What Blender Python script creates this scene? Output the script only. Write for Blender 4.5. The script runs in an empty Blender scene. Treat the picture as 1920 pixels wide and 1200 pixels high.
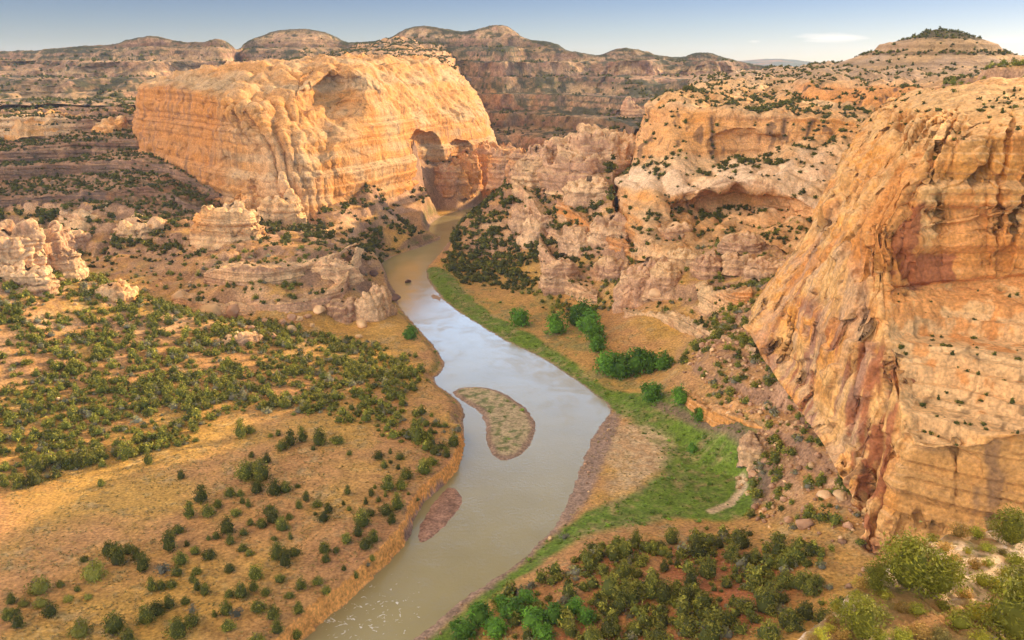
import bpy, math, random
import numpy as np
from mathutils import Vector

# ------------------------------------------------------------------ camera
scn = bpy.context.scene
col = scn.collection
W_, H_ = 1920.0, 1200.0
FPX = 1663.0                     # focal length in photo pixels
HORIZ = 118.0
CAMZ = 200.0
PITCH = math.atan((600 - HORIZ) / FPX)
cp, sp = math.cos(PITCH), math.sin(PITCH)
cam_d = bpy.data.cameras.new('camera')
cam_d.sensor_width = 36.0
cam_d.lens = 36.0 * FPX / W_
cam_d.clip_end = 60000
cam_d.clip_start = 0.5
cam = bpy.data.objects.new('camera', cam_d)
col.objects.link(cam)
cam.location = (0, 0, CAMZ)
cam.rotation_euler = (math.radians(90) - PITCH, 0, 0)
scn.camera = cam

# ------------------------------------------------------------------ light
SUN_AZ = math.radians(58)        # clockwise from the view direction (+Y)
SUN_EL = math.radians(16.5)
world = bpy.data.worlds.new('World')
scn.world = world
world.use_nodes = True
wn = world.node_tree
wn.nodes.clear()
w_out = wn.nodes.new('ShaderNodeOutputWorld')
w_bg = wn.nodes.new('ShaderNodeBackground')
w_sky = wn.nodes.new('ShaderNodeTexSky')
w_sky.sky_type = 'NISHITA'
w_sky.sun_disc = False
w_sky.sun_elevation = SUN_EL
w_sky.sun_rotation = SUN_AZ
w_sky.altitude = 1700
w_sky.air_density = 1.0
w_sky.dust_density = 0.8
w_sky.ozone_density = 1.0
w_bg.inputs['Strength'].default_value = 0.15
w_tc = wn.nodes.new('ShaderNodeTexCoord')
w_sep = wn.nodes.new('ShaderNodeSeparateXYZ')
wn.links.new(w_tc.outputs['Generated'], w_sep.inputs[0])
w_ramp = wn.nodes.new('ShaderNodeValToRGB')      # sky tint by height, brightened above view as added fill light
w_ramp.color_ramp.elements[0].position = 0.0
w_ramp.color_ramp.elements[0].color = (.33, .345, .44, 1)
w_ramp.color_ramp.elements[1].position = 0.55
w_ramp.color_ramp.elements[1].color = (1.9, 1.1, .55, 1)
e = w_ramp.color_ramp.elements.new(0.075); e.color = (.185, .215, .33, 1)
e = w_ramp.color_ramp.elements.new(0.17); e.color = (2.6, 2.6, 2.8, 1)
e = w_ramp.color_ramp.elements.new(0.30); e.color = (4.1, 3.9, 3.8, 1)
wn.links.new(w_sep.outputs['Z'], w_ramp.inputs[0])
w_mul = wn.nodes.new('ShaderNodeMix'); w_mul.data_type = 'RGBA'; w_mul.blend_type = 'MULTIPLY'
w_mul.inputs['Factor'].default_value = 1
wn.links.new(w_sky.outputs[0], w_mul.inputs[6]); wn.links.new(w_ramp.outputs[0], w_mul.inputs[7])
# added warm fill glow in the unseen sky behind left, lighting shaded walls
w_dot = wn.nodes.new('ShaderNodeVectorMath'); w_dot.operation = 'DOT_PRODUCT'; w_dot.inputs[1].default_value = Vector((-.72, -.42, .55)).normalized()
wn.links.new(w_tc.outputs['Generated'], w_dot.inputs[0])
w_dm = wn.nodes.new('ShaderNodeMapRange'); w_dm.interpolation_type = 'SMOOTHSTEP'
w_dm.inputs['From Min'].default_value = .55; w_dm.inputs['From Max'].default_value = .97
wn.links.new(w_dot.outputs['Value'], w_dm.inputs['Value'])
w_fill = wn.nodes.new('ShaderNodeMix'); w_fill.data_type = 'RGBA'; w_fill.blend_type = 'ADD'
w_fill.inputs[7].default_value = (8.8, 6.0, 3.7, 1)
wn.links.new(w_dm.outputs[0], w_fill.inputs['Factor']); wn.links.new(w_mul.outputs[2], w_fill.inputs[6])
# wisps of cloud low in the sky
w_map = wn.nodes.new('ShaderNodeMapping'); w_map.inputs['Scale'].default_value = (12, 12, 160)
wn.links.new(w_tc.outputs['Generated'], w_map.inputs['Vector'])
w_noi = wn.nodes.new('ShaderNodeTexNoise'); w_noi.inputs['Scale'].default_value = 1.3; w_noi.inputs['Detail'].default_value = 5
wn.links.new(w_map.outputs[0], w_noi.inputs['Vector'])
w_prev = None
for c_px, c_py, wx, wz, am in ((1555, 71, .034, .0042, .75), (1885, 76, .03, .004, .6), (1415, 78, .008, .002, .4)):
    dv = Vector(((c_px - 960) / FPX, cp + (600 - c_py) / FPX * sp, -sp + (600 - c_py) / FPX * cp)).normalized()
    n_s = wn.nodes.new('ShaderNodeVectorMath'); n_s.operation = 'SUBTRACT'; n_s.inputs[1].default_value = dv
    wn.links.new(w_tc.outputs['Generated'], n_s.inputs[0])
    n_m = wn.nodes.new('ShaderNodeVectorMath'); n_m.operation = 'MULTIPLY'; n_m.inputs[1].default_value = (1 / wx, 1 / wx, 1 / wz)
    wn.links.new(n_s.outputs[0], n_m.inputs[0])
    n_l = wn.nodes.new('ShaderNodeVectorMath'); n_l.operation = 'LENGTH'
    wn.links.new(n_m.outputs[0], n_l.inputs[0])
    n_a = wn.nodes.new('ShaderNodeMath'); n_a.operation = 'MULTIPLY_ADD'; n_a.inputs[1].default_value = 2.6
    wn.links.new(w_noi.outputs['Fac'], n_a.inputs[0])
    n_i = wn.nodes.new('ShaderNodeMath'); n_i.operation = 'MULTIPLY'; n_i.inputs[1].default_value = -1.0
    wn.links.new(n_l.outputs['Value'], n_i.inputs[0]); wn.links.new(n_i.outputs[0], n_a.inputs[2])
    n_r = wn.nodes.new('ShaderNodeMapRange'); n_r.inputs['From Min'].default_value = .35; n_r.inputs['From Max'].default_value = 1.2; n_r.inputs['To Max'].default_value = am
    wn.links.new(n_a.outputs[0], n_r.inputs['Value'])
    if w_prev is None:
        w_prev = n_r.outputs[0]
    else:
        n_x = wn.nodes.new('ShaderNodeMath'); n_x.operation = 'MAXIMUM'
        wn.links.new(w_prev, n_x.inputs[0]); wn.links.new(n_r.outputs[0], n_x.inputs[1]); w_prev = n_x.outputs[0]
w_cl = wn.nodes.new('ShaderNodeMix'); w_cl.data_type = 'RGBA'
w_cl.inputs[7].default_value = (4.2, 3.9, 3.5, 1)
wn.links.new(w_prev, w_cl.inputs['Factor']); wn.links.new(w_fill.outputs[2], w_cl.inputs[6])
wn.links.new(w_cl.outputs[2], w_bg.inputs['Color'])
wn.links.new(w_bg.outputs[0], w_out.inputs['Surface'])

sun_d = bpy.data.lights.new('sun', 'SUN')
sun_d.energy = 5.0
sun_d.angle = math.radians(0.5)
sun_d.color = (1.0, 0.73, 0.42)
sun = bpy.data.objects.new('sun', sun_d)
col.objects.link(sun)
sdir = Vector((math.sin(SUN_AZ) * math.cos(SUN_EL), math.cos(SUN_AZ) * math.cos(SUN_EL), math.sin(SUN_EL)))
sun.rotation_euler = sdir.to_track_quat('Z', 'Y').to_euler()
sun.location = (0, 0, 600)

scn.view_settings.view_transform = 'Standard'
scn.view_settings.look = 'None'
scn.view_settings.gamma = 1.0
scn.view_settings.use_curve_mapping = False
scn.view_settings.exposure = 0.92

# ------------------------------------------------------------------ helpers
RNG = np.random.default_rng(7)
_perm = np.random.default_rng(3).permutation(256)
PERM = np.concatenate([_perm, _perm, _perm]).astype(np.int32)
_g = np.random.default_rng(5).normal(size=(256, 3))
GRAD = (_g / np.linalg.norm(_g, axis=1)[:, None]).astype(np.float32)

def perlin(P):
    P = np.asarray(P, dtype=np.float32)
    i = np.floor(P).astype(np.int32)
    f = P - i
    i &= 255
    u = f * f * f * (f * (f * 6 - 15) + 10)
    r = 0
    for dx in (0, 1):
        px = PERM[i[..., 0] + dx]
        wx = u[..., 0] if dx else 1 - u[..., 0]
        for dy in (0, 1):
            py = PERM[px + i[..., 1] + dy]
            wy = wx * (u[..., 1] if dy else 1 - u[..., 1])
            for dz in (0, 1):
                g = GRAD[PERM[py + i[..., 2] + dz]]
                w = wy * (u[..., 2] if dz else 1 - u[..., 2])
                r = r + w * (g[..., 0] * (f[..., 0] - dx) + g[..., 1] * (f[..., 1] - dy) + g[..., 2] * (f[..., 2] - dz))
    return r * 1.5

def fbm(P, scale, oct=4, stretch=(1, 1, 1), seed=0, kind='n'):
    Q = np.asarray(P, dtype=np.float32) / np.float32(scale) / np.asarray(stretch, dtype=np.float32) + np.float32(seed * 17.37)
    a, s, t = 1.0, 0, 0
    for k in range(oct):
        n = perlin(Q)
        if kind == 'billow':
            n = np.abs(n) * 2 - 0.5
        elif kind == 'ridge':
            n = 0.5 - np.abs(n) * 2
        s = s + a * n
        t += a
        a *= 0.5
        Q = Q * 2.03 + 11.1
    return s / t

def sstep(a, b, x):
    t = np.clip((x - a) / (b - a), 0, 1)
    return t * t * (3 - 2 * t)

def mix(a, b, t):
    t = np.asarray(t)[..., None]
    return a * (1 - t) + np.asarray(b) * t

def ray(px, py):
    a = (px - 960) / FPX
    b = (600 - py) / FPX
    return np.stack([a, cp + b * sp, -sp + b * cp], -1) if not np.isscalar(px) else np.array([a, cp + b * sp, -sp + b * cp])

def at_z(px, py, z):             # the point of this height seen at that place in the photograph
    r = ray(float(px), float(py))
    t = (z - CAMZ) / r[2]
    return np.array([0, 0, CAMZ]) + r * t

def at_d(px, py, d):             # the point that far ahead seen at that place
    r = ray(float(px), float(py))
    return np.array([0, 0, CAMZ]) + r * (d / r[1])

def at_dz(px, d, z):
    ax = d * cp - (z - CAMZ) * sp
    return np.array([(px - 960) / FPX * ax, d, z])

def project(P):
    v = P - np.array([0, 0, CAMZ])
    ax = v[..., 1] * cp - v[..., 2] * sp
    uy = v[..., 1] * sp + v[..., 2] * cp
    ax = np.maximum(ax, 1e-3)
    return 960 + FPX * v[..., 0] / ax, 600 - FPX * uy / ax, ax

def upsample(A, ri, ci, shape):
    r = np.interp(np.arange(shape[0]), ri, np.arange(len(ri))); c = np.interp(np.arange(shape[1]), ci, np.arange(len(ci)))
    i = np.minimum(r.astype(int), len(ri) - 2); j = np.minimum(c.astype(int), len(ci) - 2)
    a = (r - i)[:, None]; b = (c - j)[None, :]
    B = A[i] * (1 - a) + A[i + 1] * a
    return B[:, j] * (1 - b) + B[:, j + 1] * b

def seg_dist(x, y, poly, closed=True):
    d = np.full(x.shape, 1e9)
    n = len(poly)
    for i in range(n if closed else n - 1):
        ax, ay = poly[i]
        bx, by = poly[(i + 1) % n]
        ex, ey = bx - ax, by - ay
        t = np.clip(((x - ax) * ex + (y - ay) * ey) / (ex * ex + ey * ey + 1e-9), 0, 1)
        d = np.minimum(d, (x - ax - t * ex) ** 2 + (y - ay - t * ey) ** 2)
    return np.sqrt(d)

def sdf(x, y, poly):             # negative inside
    if x.ndim == 2 and x.shape[0] > 600:
        st = 4
        ri = np.unique(np.append(np.arange(0, x.shape[0], st), x.shape[0] - 1)); ci = np.unique(np.append(np.arange(0, x.shape[1], st), x.shape[1] - 1))
        return upsample(sdf(x[np.ix_(ri, ci)], y[np.ix_(ri, ci)], poly), ri, ci, x.shape)
    d = seg_dist(x, y, poly)
    ins = np.zeros(x.shape, bool)
    n = len(poly)
    for i in range(n):
        ax, ay = poly[i]
        bx, by = poly[(i + 1) % n]
        if ay == by:
            continue
        c = ((ay > y) != (by > y)) & (x < (bx - ax) * (y - ay) / (by - ay) + ax)
        ins ^= c
    return np.where(ins, -d, d)

def ground_poly(pts, z=0.0):
    return [tuple(at_z(a, b, z)[:2]) for a, b in pts]

def smooth_poly(p, it=2):
    p = [np.array(q) for q in p]
    for _ in range(it):
        q = []
        n = len(p)
        for i in range(n):
            q += [p[i] * .75 + p[(i + 1) % n] * .25, p[i] * .25 + p[(i + 1) % n] * .75]
        p = q
    return [tuple(a) for a in p]

def tag(o, label=None, cat=None, group=None, kind=None):
    if label: o['label'] = label
    if cat: o['category'] = cat
    if group: o['group'] = group
    if kind: o['kind'] = kind
    return o

def grid_normals(P):
    du = np.gradient(P, axis=1)
    dv = np.gradient(P, axis=0)
    n = np.cross(dv, du)          # outward on walls built from the top down
    l = np.linalg.norm(n, axis=-1, keepdims=True)
    return n / np.maximum(l, 1e-9)

def grid_mesh(name, P, C, mat, mask=None):
    R, K = P.shape[:2]
    me = bpy.data.meshes.new(name)
    idx = np.arange(R * K, dtype=np.int32).reshape(R, K)
    q = np.stack([idx[:-1, :-1], idx[:-1, 1:], idx[1:, 1:], idx[1:, :-1]], -1).reshape(-1, 4)
    if mask is not None:
        q = q[mask.reshape(-1)]
    raw_mesh(me, P.reshape(-1, 3), q, C.reshape(-1, 3))
    o = bpy.data.objects.new(name, me)
    col.objects.link(o)
    me.materials.append(mat)
    return o

def raw_mesh(me, V, F, C=None, smooth=True):
    V = np.ascontiguousarray(V, dtype=np.float32)
    F = np.ascontiguousarray(F, dtype=np.int32)
    k = F.shape[1]
    me.vertices.add(len(V))
    me.vertices.foreach_set('co', V.ravel())
    me.loops.add(F.size)
    me.loops.foreach_set('vertex_index', F.ravel())
    me.polygons.add(len(F))
    me.polygons.foreach_set('loop_start', np.arange(0, F.size, k, dtype=np.int32))
    if C is not None:
        a = me.color_attributes.new('Col', 'FLOAT_COLOR', 'POINT')
        rgba = np.ones((len(V), 4), dtype=np.float32)
        rgba[:, :3] = C
        a.data.foreach_set('color', rgba.ravel())
    me.update(calc_edges=True)
    if smooth:
        me.polygons.foreach_set('use_smooth', np.ones(len(F), dtype=bool))

def gsm(A, sig, axis):
    if sig < 0.5:
        return A
    r = int(sig * 2.5) + 1
    k = np.exp(-0.5 * (np.arange(-r, r + 1) / sig) ** 2)
    k /= k.sum()
    pad = [(0, 0)] * A.ndim
    pad[axis] = (r, r)
    B = np.pad(A, pad, mode='reflect', reflect_type='odd')
    out = 0
    n = A.shape[axis]
    for i, w in enumerate(k):
        sl = [slice(None)] * A.ndim
        sl[axis] = slice(i, i + n)
        out = out + w * B[tuple(sl)]
    return out

def loft(ctrl, step=1.6, su=0.22, sv=0.12, minv=5, minu=6, maxseg=260, skirt=0):
    """dense surface through a net of points (rows from the top down, columns left to right)"""
    C = np.array([[np.array(p[1:]) if p[0] == 'w' else at_d(*p) for p in row] for row in ctrl])
    PX = np.stack(project(C)[:2], -1)
    if skirt:
        C[-1] = C[-2] + np.array([0, 0, -skirt])
    R, K = C.shape[:2]
    def sub(A, axis, mn):
        d = np.linalg.norm(np.diff(A, axis=axis), axis=-1)
        d = d.max(axis=1 - axis)
        return [int(min(maxseg, max(mn, x / step))) for x in d]
    nu, nv = sub(PX, 1, minu), sub(PX, 0, minv)
    tu = np.concatenate([i + np.arange(n) / n for i, n in enumerate(nu)] + [[K - 1]])
    tv = np.concatenate([i + np.arange(n) / n for i, n in enumerate(nv)] + [[R - 1]])
    iu = np.minimum(tu.astype(int), K - 2); fu = (tu - iu)[None, :, None]
    iv = np.minimum(tv.astype(int), R - 2); fv = (tv - iv)[:, None, None]
    A = C[:, iu] * (1 - fu) + C[:, iu + 1] * fu
    P = A[iv] * (1 - fv) + A[iv + 1] * fv
    P = gsm(P, su * np.mean(nu), 1)
    P = gsm(P, sv * np.mean(nv), 0)
    U, V = np.meshgrid(tu, tv)
    return P, U, V

def node_mat(name):
    m = bpy.data.materials.new(name)
    m.use_nodes = True
    t = m.node_tree
    b = t.nodes['Principled BSDF']
    return m, t, b

def earth_material(name, fine=0.35, mott=(0.72, 1.25), bump=0.5, bscale=0.6, bdist=0.6, crack=0.0, cscale=.1, grain=(.75, 1.22)):
    m, t, b = node_mat(name)
    N, L = t.nodes, t.links
    at = N.new('ShaderNodeAttribute'); at.attribute_name = 'Col'
    tc = N.new('ShaderNodeTexCoord')
    def noise(sc, det, ro, lo, hi, a=.3, z=.7):
        n1 = N.new('ShaderNodeTexNoise'); n1.inputs['Scale'].default_value = sc; n1.inputs['Detail'].default_value = det
        n1.inputs['Roughness'].default_value = ro
        L.new(tc.outputs['Object'], n1.inputs['Vector'])
        mr = N.new('ShaderNodeMapRange')
        mr.inputs['From Min'].default_value = a; mr.inputs['From Max'].default_value = z
        mr.inputs['To Min'].default_value = lo; mr.inputs['To Max'].default_value = hi
        L.new(n1.outputs['Fac'], mr.inputs['Value'])
        return n1, mr
    def mul(a, c):
        mu = N.new('ShaderNodeMix'); mu.data_type = 'RGBA'; mu.blend_type = 'MULTIPLY'; mu.inputs['Factor'].default_value = 1
        L.new(a, mu.inputs[6]); L.new(c, mu.inputs[7])
        return mu.outputs[2]
    _, r1 = noise(fine, 6, .7, *mott)
    _, r2 = noise(fine * 6, 3, .6, *grain)
    c = mul(mul(at.outputs['Color'], r1.outputs[0]), r2.outputs[0])
    n2, _ = noise(bscale, 8, .68, 0, 1)
    h = n2.outputs['Fac']
    if crack:
        wn_ = N.new('ShaderNodeTexNoise'); wn_.inputs['Scale'].default_value = cscale * 1.6; wn_.inputs['Detail'].default_value = 4
        L.new(tc.outputs['Object'], wn_.inputs['Vector'])
        mx = N.new('ShaderNodeMix'); mx.data_type = 'VECTOR'; mx.blend_type = 'MIX' if False else 'MIX'
        sc_ = N.new('ShaderNodeVectorMath'); sc_.operation = 'SCALE'; sc_.inputs['Scale'].default_value = 6
        L.new(wn_.outputs['Color'], sc_.inputs[0])
        av = N.new('ShaderNodeVectorMath'); av.operation = 'ADD'
        L.new(tc.outputs['Object'], av.inputs[0]); L.new(sc_.outputs[0], av.inputs[1])
        mp = N.new('ShaderNodeMapping'); mp.inputs['Scale'].default_value = (1, 1, .55)
        L.new(av.outputs[0], mp.inputs['Vector'])
        vo = N.new('ShaderNodeTexVoronoi'); vo.feature = 'DISTANCE_TO_EDGE'; vo.inputs['Scale'].default_value = cscale
        L.new(mp.outputs[0], vo.inputs['Vector'])
        cr = N.new('ShaderNodeMapRange'); cr.inputs['From Min'].default_value = 0; cr.inputs['From Max'].default_value = .045
        cr.inputs['To Min'].default_value = 1 - crack; cr.inputs['To Max'].default_value = 1
        gm = N.new('ShaderNodeMapRange'); gm.inputs['From Min'].default_value = .42; gm.inputs['From Max'].default_value = .6; gm.inputs['To Max'].default_value = .2
        L.new(wn_.outputs['Fac'], gm.inputs['Value'])      # joints open only here and there
        g2 = N.new('ShaderNodeMath'); g2.operation = 'ADD'; L.new(vo.outputs['Distance'], g2.inputs[0]); L.new(gm.outputs[0], g2.inputs[1])
        L.new(g2.outputs[0], cr.inputs['Value'])
        ad = N.new('ShaderNodeMath'); ad.operation = 'MULTIPLY_ADD'; ad.inputs[1].default_value = .5
        L.new(cr.outputs[0], ad.inputs[0]); L.new(h, ad.inputs[2]); h = ad.outputs[0]
        c = mul(c, cr.outputs[0])
    L.new(c, b.inputs['Base Color'])
    bp = N.new('ShaderNodeBump'); bp.inputs['Strength'].default_value = bump; bp.inputs['Distance'].default_value = bdist
    L.new(h, bp.inputs['Height']); L.new(bp.outputs[0], b.inputs['Normal'])
    b.inputs['Roughness'].default_value = 0.95
    b.inputs['Specular IOR Level'].default_value = 0.15
    return m

M_ROCK = earth_material('sandstone', 0.12, (0.76, 1.28), 0.9, 0.3, 2.2, .35, .05, (.72, 1.32))
M_FAR = earth_material('far_sandstone', 0.04, (0.6, 1.36), 0.8, 0.05, 8.0, 0, .1, (.6, 1.38))
M_SOIL = earth_material('soil', 0.12, (0.72, 1.26), 0.6, 0.8, 0.6, 0, .1, (.55, 1.4))

CREAM = np.array([0.67, 0.42, 0.195])
GOLD = np.array([0.62, 0.27, 0.065])
ORANGE = np.array([0.55, 0.215, 0.05])
PINK = np.array([0.46, 0.255, 0.135])
RUST = np.array([0.24, 0.075, 0.03])
VARN_SHADE = np.array([0.095, 0.058, 0.038])  # desert varnish; also painted as ledge shade on the benches
GREY = np.array([0.36, 0.27, 0.20])
SAND = np.array([0.50, 0.335, 0.17])
SCRUB = np.array([0.050, 0.056, 0.026])

def strata_z(P, seed=0, amp=5.0):
    return P[..., 2] + amp * fbm(P, 160, 3, seed=seed)

def layers(h, period, seed=0, hard=0.5):
    """-1..1 profile of hard and soft beds against height"""
    q = h / period
    r = np.random.default_rng(seed + 50)
    tab = r.uniform(-1, 1, 512)
    i = np.floor(q).astype(int)
    f = q - i
    a = tab[i % 512]; b = tab[(i + 1) % 512]
    t = sstep(hard, 1.0, f)
    return a * (1 - t) + b * t

def cliff_shape(P, big=6, bigL=70, bed=1.6, per=5, joint=2.2, jL=18, fine=0.5, seed=0, hum=0.0, humL=22, amp=5.0, am=1.0, spall=0.0, spL=40):
    N = grid_normals(P)
    steep = 1 - np.abs(N[..., 2])
    hz = strata_z(P, seed, amp)
    d = am * big * fbm(P, bigL, 3, (1, 1, 2.2), seed)
    d = d + bed * (0.25 + steep) * (layers(hz, per, seed) + 0.5 * layers(hz, per * 0.31, seed + 1))
    d = d + am * joint * steep * fbm(P, jL, 3, (1, 1, 5), seed + 2, 'billow')
    d = d + fine * fbm(P, 4.5, 3, seed=seed + 3)
    if spall:                     # slabs fallen away along sharp edges
        q = 3.0 * fbm(P, spL, 3, (1, 1, .8), seed + 21)
        d = d + spall * am * steep * (np.floor(q) + sstep(.86, 1.0, q - np.floor(q)))
    if hum:
        d = d + am * hum * (0.2 + np.abs(N[..., 2])) * (fbm(P, humL, 1, (1, 1, 1.0), seed + 4, 'billow') + .28 * fbm(P, humL * .42, 1, seed=seed + 22, kind='billow'))
    Q = P + N * d[..., None]
    return Q, grid_normals(Q), hz

def rock_colour(P, N, hz, seed=0, base=CREAM, second=GOLD, stain=0.5, varn=0.5, ledge_veg=0.0, pink=0.3, dust=.4):
    steep = 1 - np.abs(N[..., 2])
    a = fbm(P, 60, 4, (1, 1, .6), seed + 5)
    C = mix(np.broadcast_to(base, P.shape), second, sstep(-.35, .35, a + .25 * layers(hz, 9, seed + 8)))
    C = mix(C, PINK, pink * sstep(-.1, .45, fbm(P, 90, 3, seed=seed + 6)))
    pat = sstep(-.3, .35, fbm(P, 45, 2, seed=seed + 18))
    C = C * (1 + pat * (0.09 * layers(hz, 3.1, seed + 9) + 0.06 * layers(hz, 0.9, seed + 10)) + .16 * fbm(P, 20, 4, (1, 1, .7), seed + 19))[..., None]
    st = fbm(P, 13, 4, (1, 1, 6), seed + 11) + .5 * fbm(P, 55, 2, seed=seed + 12)
    C = mix(C, CREAM * 1.12, dust * sstep(.35, .75, np.abs(N[..., 2])))
    C = mix(C, ORANGE * .8, stain * steep * sstep(.12, .42, st))
    va = fbm(P, 7, 3, (1, 1, 9), seed + 13) + .7 * fbm(P, 70, 2, seed=seed + 14)
    C = mix(C, VARN_SHADE, varn * sstep(.35, .8, steep) * sstep(.22, .55, va))
    C = C * (1 + .30 * sstep(.3, .8, steep) * fbm(P, 4, 3, (1, 1, 9), seed + 23))[..., None]
    cr = fbm(P, 16, 2, (1, 1, 3.5), seed + 15, 'ridge')
    C = C * (1 - .35 * sstep(.36, .48, cr))[..., None]
    if ledge_veg:
        v = fbm(P, 9, 3, seed=seed + 16) + .6 * fbm(P, 80, 2, seed=seed + 17)
        C = mix(C, SCRUB, ledge_veg * sstep(.45, .75, np.abs(N[..., 2])) * sstep(-.08, .2, v))
    return np.clip(C, 0.01, 0.85)

# ------------------------------------------------------------------ the river course
river_px = [(480, 1290), (570, 1200), (600, 1168), (660, 1122), (725, 1058), (768, 1012), (776, 975), (800, 935), (850, 895), (871, 852),
            (868, 800), (870, 765), (848, 742), (806, 714), (830, 696), (835, 680), (815, 650), (792, 625), (770, 600), (745, 570),
            (742, 552), (726, 530), (712, 502), (722, 486), (768, 470), (812, 455), (831, 444), (802, 436), (806, 416), (840, 401), (880, 390), (900, 383),
            (915, 376), (930, 371), (932, 376), (905, 395), (866, 406), (870, 430), (850, 446), (822, 480), (798, 500), (800, 520), (820, 550), (850, 580),
            (900, 610), (950, 641), (1010, 667), (1060, 700), (1110, 735), (1150, 766), (1130, 792), (1110, 822), (1100, 850), (1080, 900),
            (1060, 950), (1040, 990), (1028, 1002), (1010, 1016), (980, 1050), (930, 1085), (870, 1122), (830, 1160), (770, 1200), (690, 1290)]
RIVER = smooth_poly(ground_poly(river_px), 1)
ISLAND = smooth_poly(ground_poly([(838, 733), (880, 723), (930, 729), (970, 750), (1000, 776), (1009, 805), (1000, 832), (975, 857), (945, 869), (915, 850), (907, 820), (910, 790), (890, 765), (860, 750)]), 2)
BAR = smooth_poly(ground_poly([(772, 1012), (790, 970), (812, 935), (842, 905), (876, 925), (872, 952), (840, 988), (800, 1021), (780, 1021)]), 2)
SHOAL = smooth_poly(ground_poly([(802, 553), (820, 548), (832, 563), (818, 568)]), 2)

# ------------------------------------------------------------------ ground heights: anchors mostly read off the photograph
anchors = []
def az(*pts):
    for a, b, z in pts: anchors.append(at_z(a, b, z))
def adz(*pts):
    for a, d, z in pts: anchors.append(at_dz(a, d, z))
az((100, 1190, 9), (400, 1190, 9), (0, 1000, 9), (300, 1000, 9), (600, 1050, 8.5), (500, 900, 9), (780, 880, 8), (720, 990, 8.5), (570, 1150, 8.5), (0, 880, 10), (300, 850, 9),
   (700, 750, 7), (780, 650, 5), (600, 700, 9), (400, 750, 11), (200, 780, 13), (0, 800, 15), (0, 700, 30), (200, 680, 24), (400, 650, 19),
   (550, 640, 13), (700, 600, 7), (850, 780, 7), (-300, 1000, 14), (-300, 750, 35), (-500, 1100, 25), (-700, 800, 50))
az((0, 440, 78), (60, 462, 70), (110, 492, 60), (200, 532, 48), (300, 572, 35), (420, 602, 24), (-200, 425, 92), (-500, 400, 100), (100, 600, 42), (0, 560, 55))
adz((110, 720, 30), (0, 750, 33), (-200, 780, 40), (250, 695, 22), (330, 672, 16), (440, 655, 12))
az((100, 430, 42), (0, 400, 52), (200, 390, 58), (300, 335, 80), (100, 325, 85), (0, 305, 90), (150, 265, 105), (0, 268, 100), (0, 228, 120), (150, 218, 125), (250, 207, 128),
   (-300, 300, 95), (-300, 230, 120), (300, 480, 32), (240, 440, 40), (380, 400, 56), (340, 545, 24), (420, 360, 64))
az((0, 200, 126), (100, 172, 140), (250, 180, 140), (-200, 190, 130))
az((450, 462, 43), (400, 430, 49), (600, 440, 44), (560, 520, 34), (450, 545, 30), (460, 606, 12), (630, 515, 35), (645, 475, 40), (390, 530, 32), (520, 545, 30), (700, 565, 6), (650, 600, 7), (560, 610, 10), (540, 420, 38), (640, 400, 45))
az((700, 440, 20), (800, 375, 18), (760, 425, 10), (850, 352, 30), (900, 330, 45), (950, 322, 40), (700, 350, 60), (790, 315, 62), (870, 310, 60), (725, 470, 4), (810, 440, 2))
az((830, 485, 3), (900, 442, 25), (950, 402, 45), (1000, 352, 70), (1000, 302, 95), (1060, 272, 108), (1120, 250, 118), (1200, 236, 128), (950, 335, 62), (880, 420, 8), (940, 375, 25))
adz((960, 1180, 30), (1040, 1250, 35), (1150, 1300, 50), (900, 1500, 10), (1000, 1500, 20), (1100, 1700, 40), (700, 1800, 70), (1250, 1500, 70), (1600, 1500, 165), (940, 1300, 5), (1000, 1350, 15), (1100, 1450, 30))
az((1100, 400, 60), (1000, 450, 30), (900, 482, 6), (1100, 500, 30), (1000, 522, 7), (1200, 562, 20), (1300, 500, 50), (1200, 450, 52), (1300, 440, 62), (1450, 455, 64), (1100, 330, 88), (1180, 330, 92),
   (1300, 592, 22), (1000, 600, 3), (1100, 640, 4.5), (1100, 565, 8), (1200, 620, 13), (1300, 650, 20), (1360, 640, 36), (1450, 700, 38), (1310, 770, 12), (1400, 790, 22),
   (1500, 850, 24), (1580, 900, 28), (1620, 1000, 22), (1450, 930, 9), (1440, 990, 8), (1200, 720, 3.5), (1150, 825, 1.2), (1250, 900, 2), (1300, 830, 3), (1390, 890, 2.5), (1180, 690, 4), (1240, 680, 5),
   (900, 560, 2), (860, 510, 2.5), (1420, 560, 50), (1500, 500, 62), (1050, 930, 1.2))
az((1000, 1150, 7), (1100, 1050, 7), (1300, 1100, 12), (1500, 1100, 17), (1400, 1190, 16), (1200, 1190, 10), (900, 1190, 2), (1550, 1050, 20), (1060, 1020, 2.5), (1200, 1000, 4), (1000, 1060, 3),
   (900, 1400, 8), (400, 1400, 10), (0, 1400, 14), (1300, 1400, 18), (1700, 1300, 30), (1900, 1150, 30), (1700, 1050, 24), (2200, 1050, 35))
adz((1500, 600, 62), (1520, 640, 65), (1560, 660, 68), (1600, 690, 74), (1560, 610, 64), (1620, 640, 78), (1650, 600, 80), (1560, 560, 60))
adz((1830, 640, 192), (1830, 740, 192), (2100, 620, 195), (2100, 800, 198), (1950, 900, 196), (1800, 850, 180))  # hidden plateau behind the near cliff, added to shade the valley
adz((1500, 60, 60), (960, 60, 35), (300, 60, 35), (2300, 500, 150), (2300, 900, 170), (2000, 700, 120), (1700, 650, 90), (-900, 500, 80), (-900, 900, 110), (-900, 1500, 140), (2300, 1500, 190), (400, 2200, 110), (-600, 2200, 140), (1500, 2200, 150), (960, 2200, 60))
AN = np.array(anchors)

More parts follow.
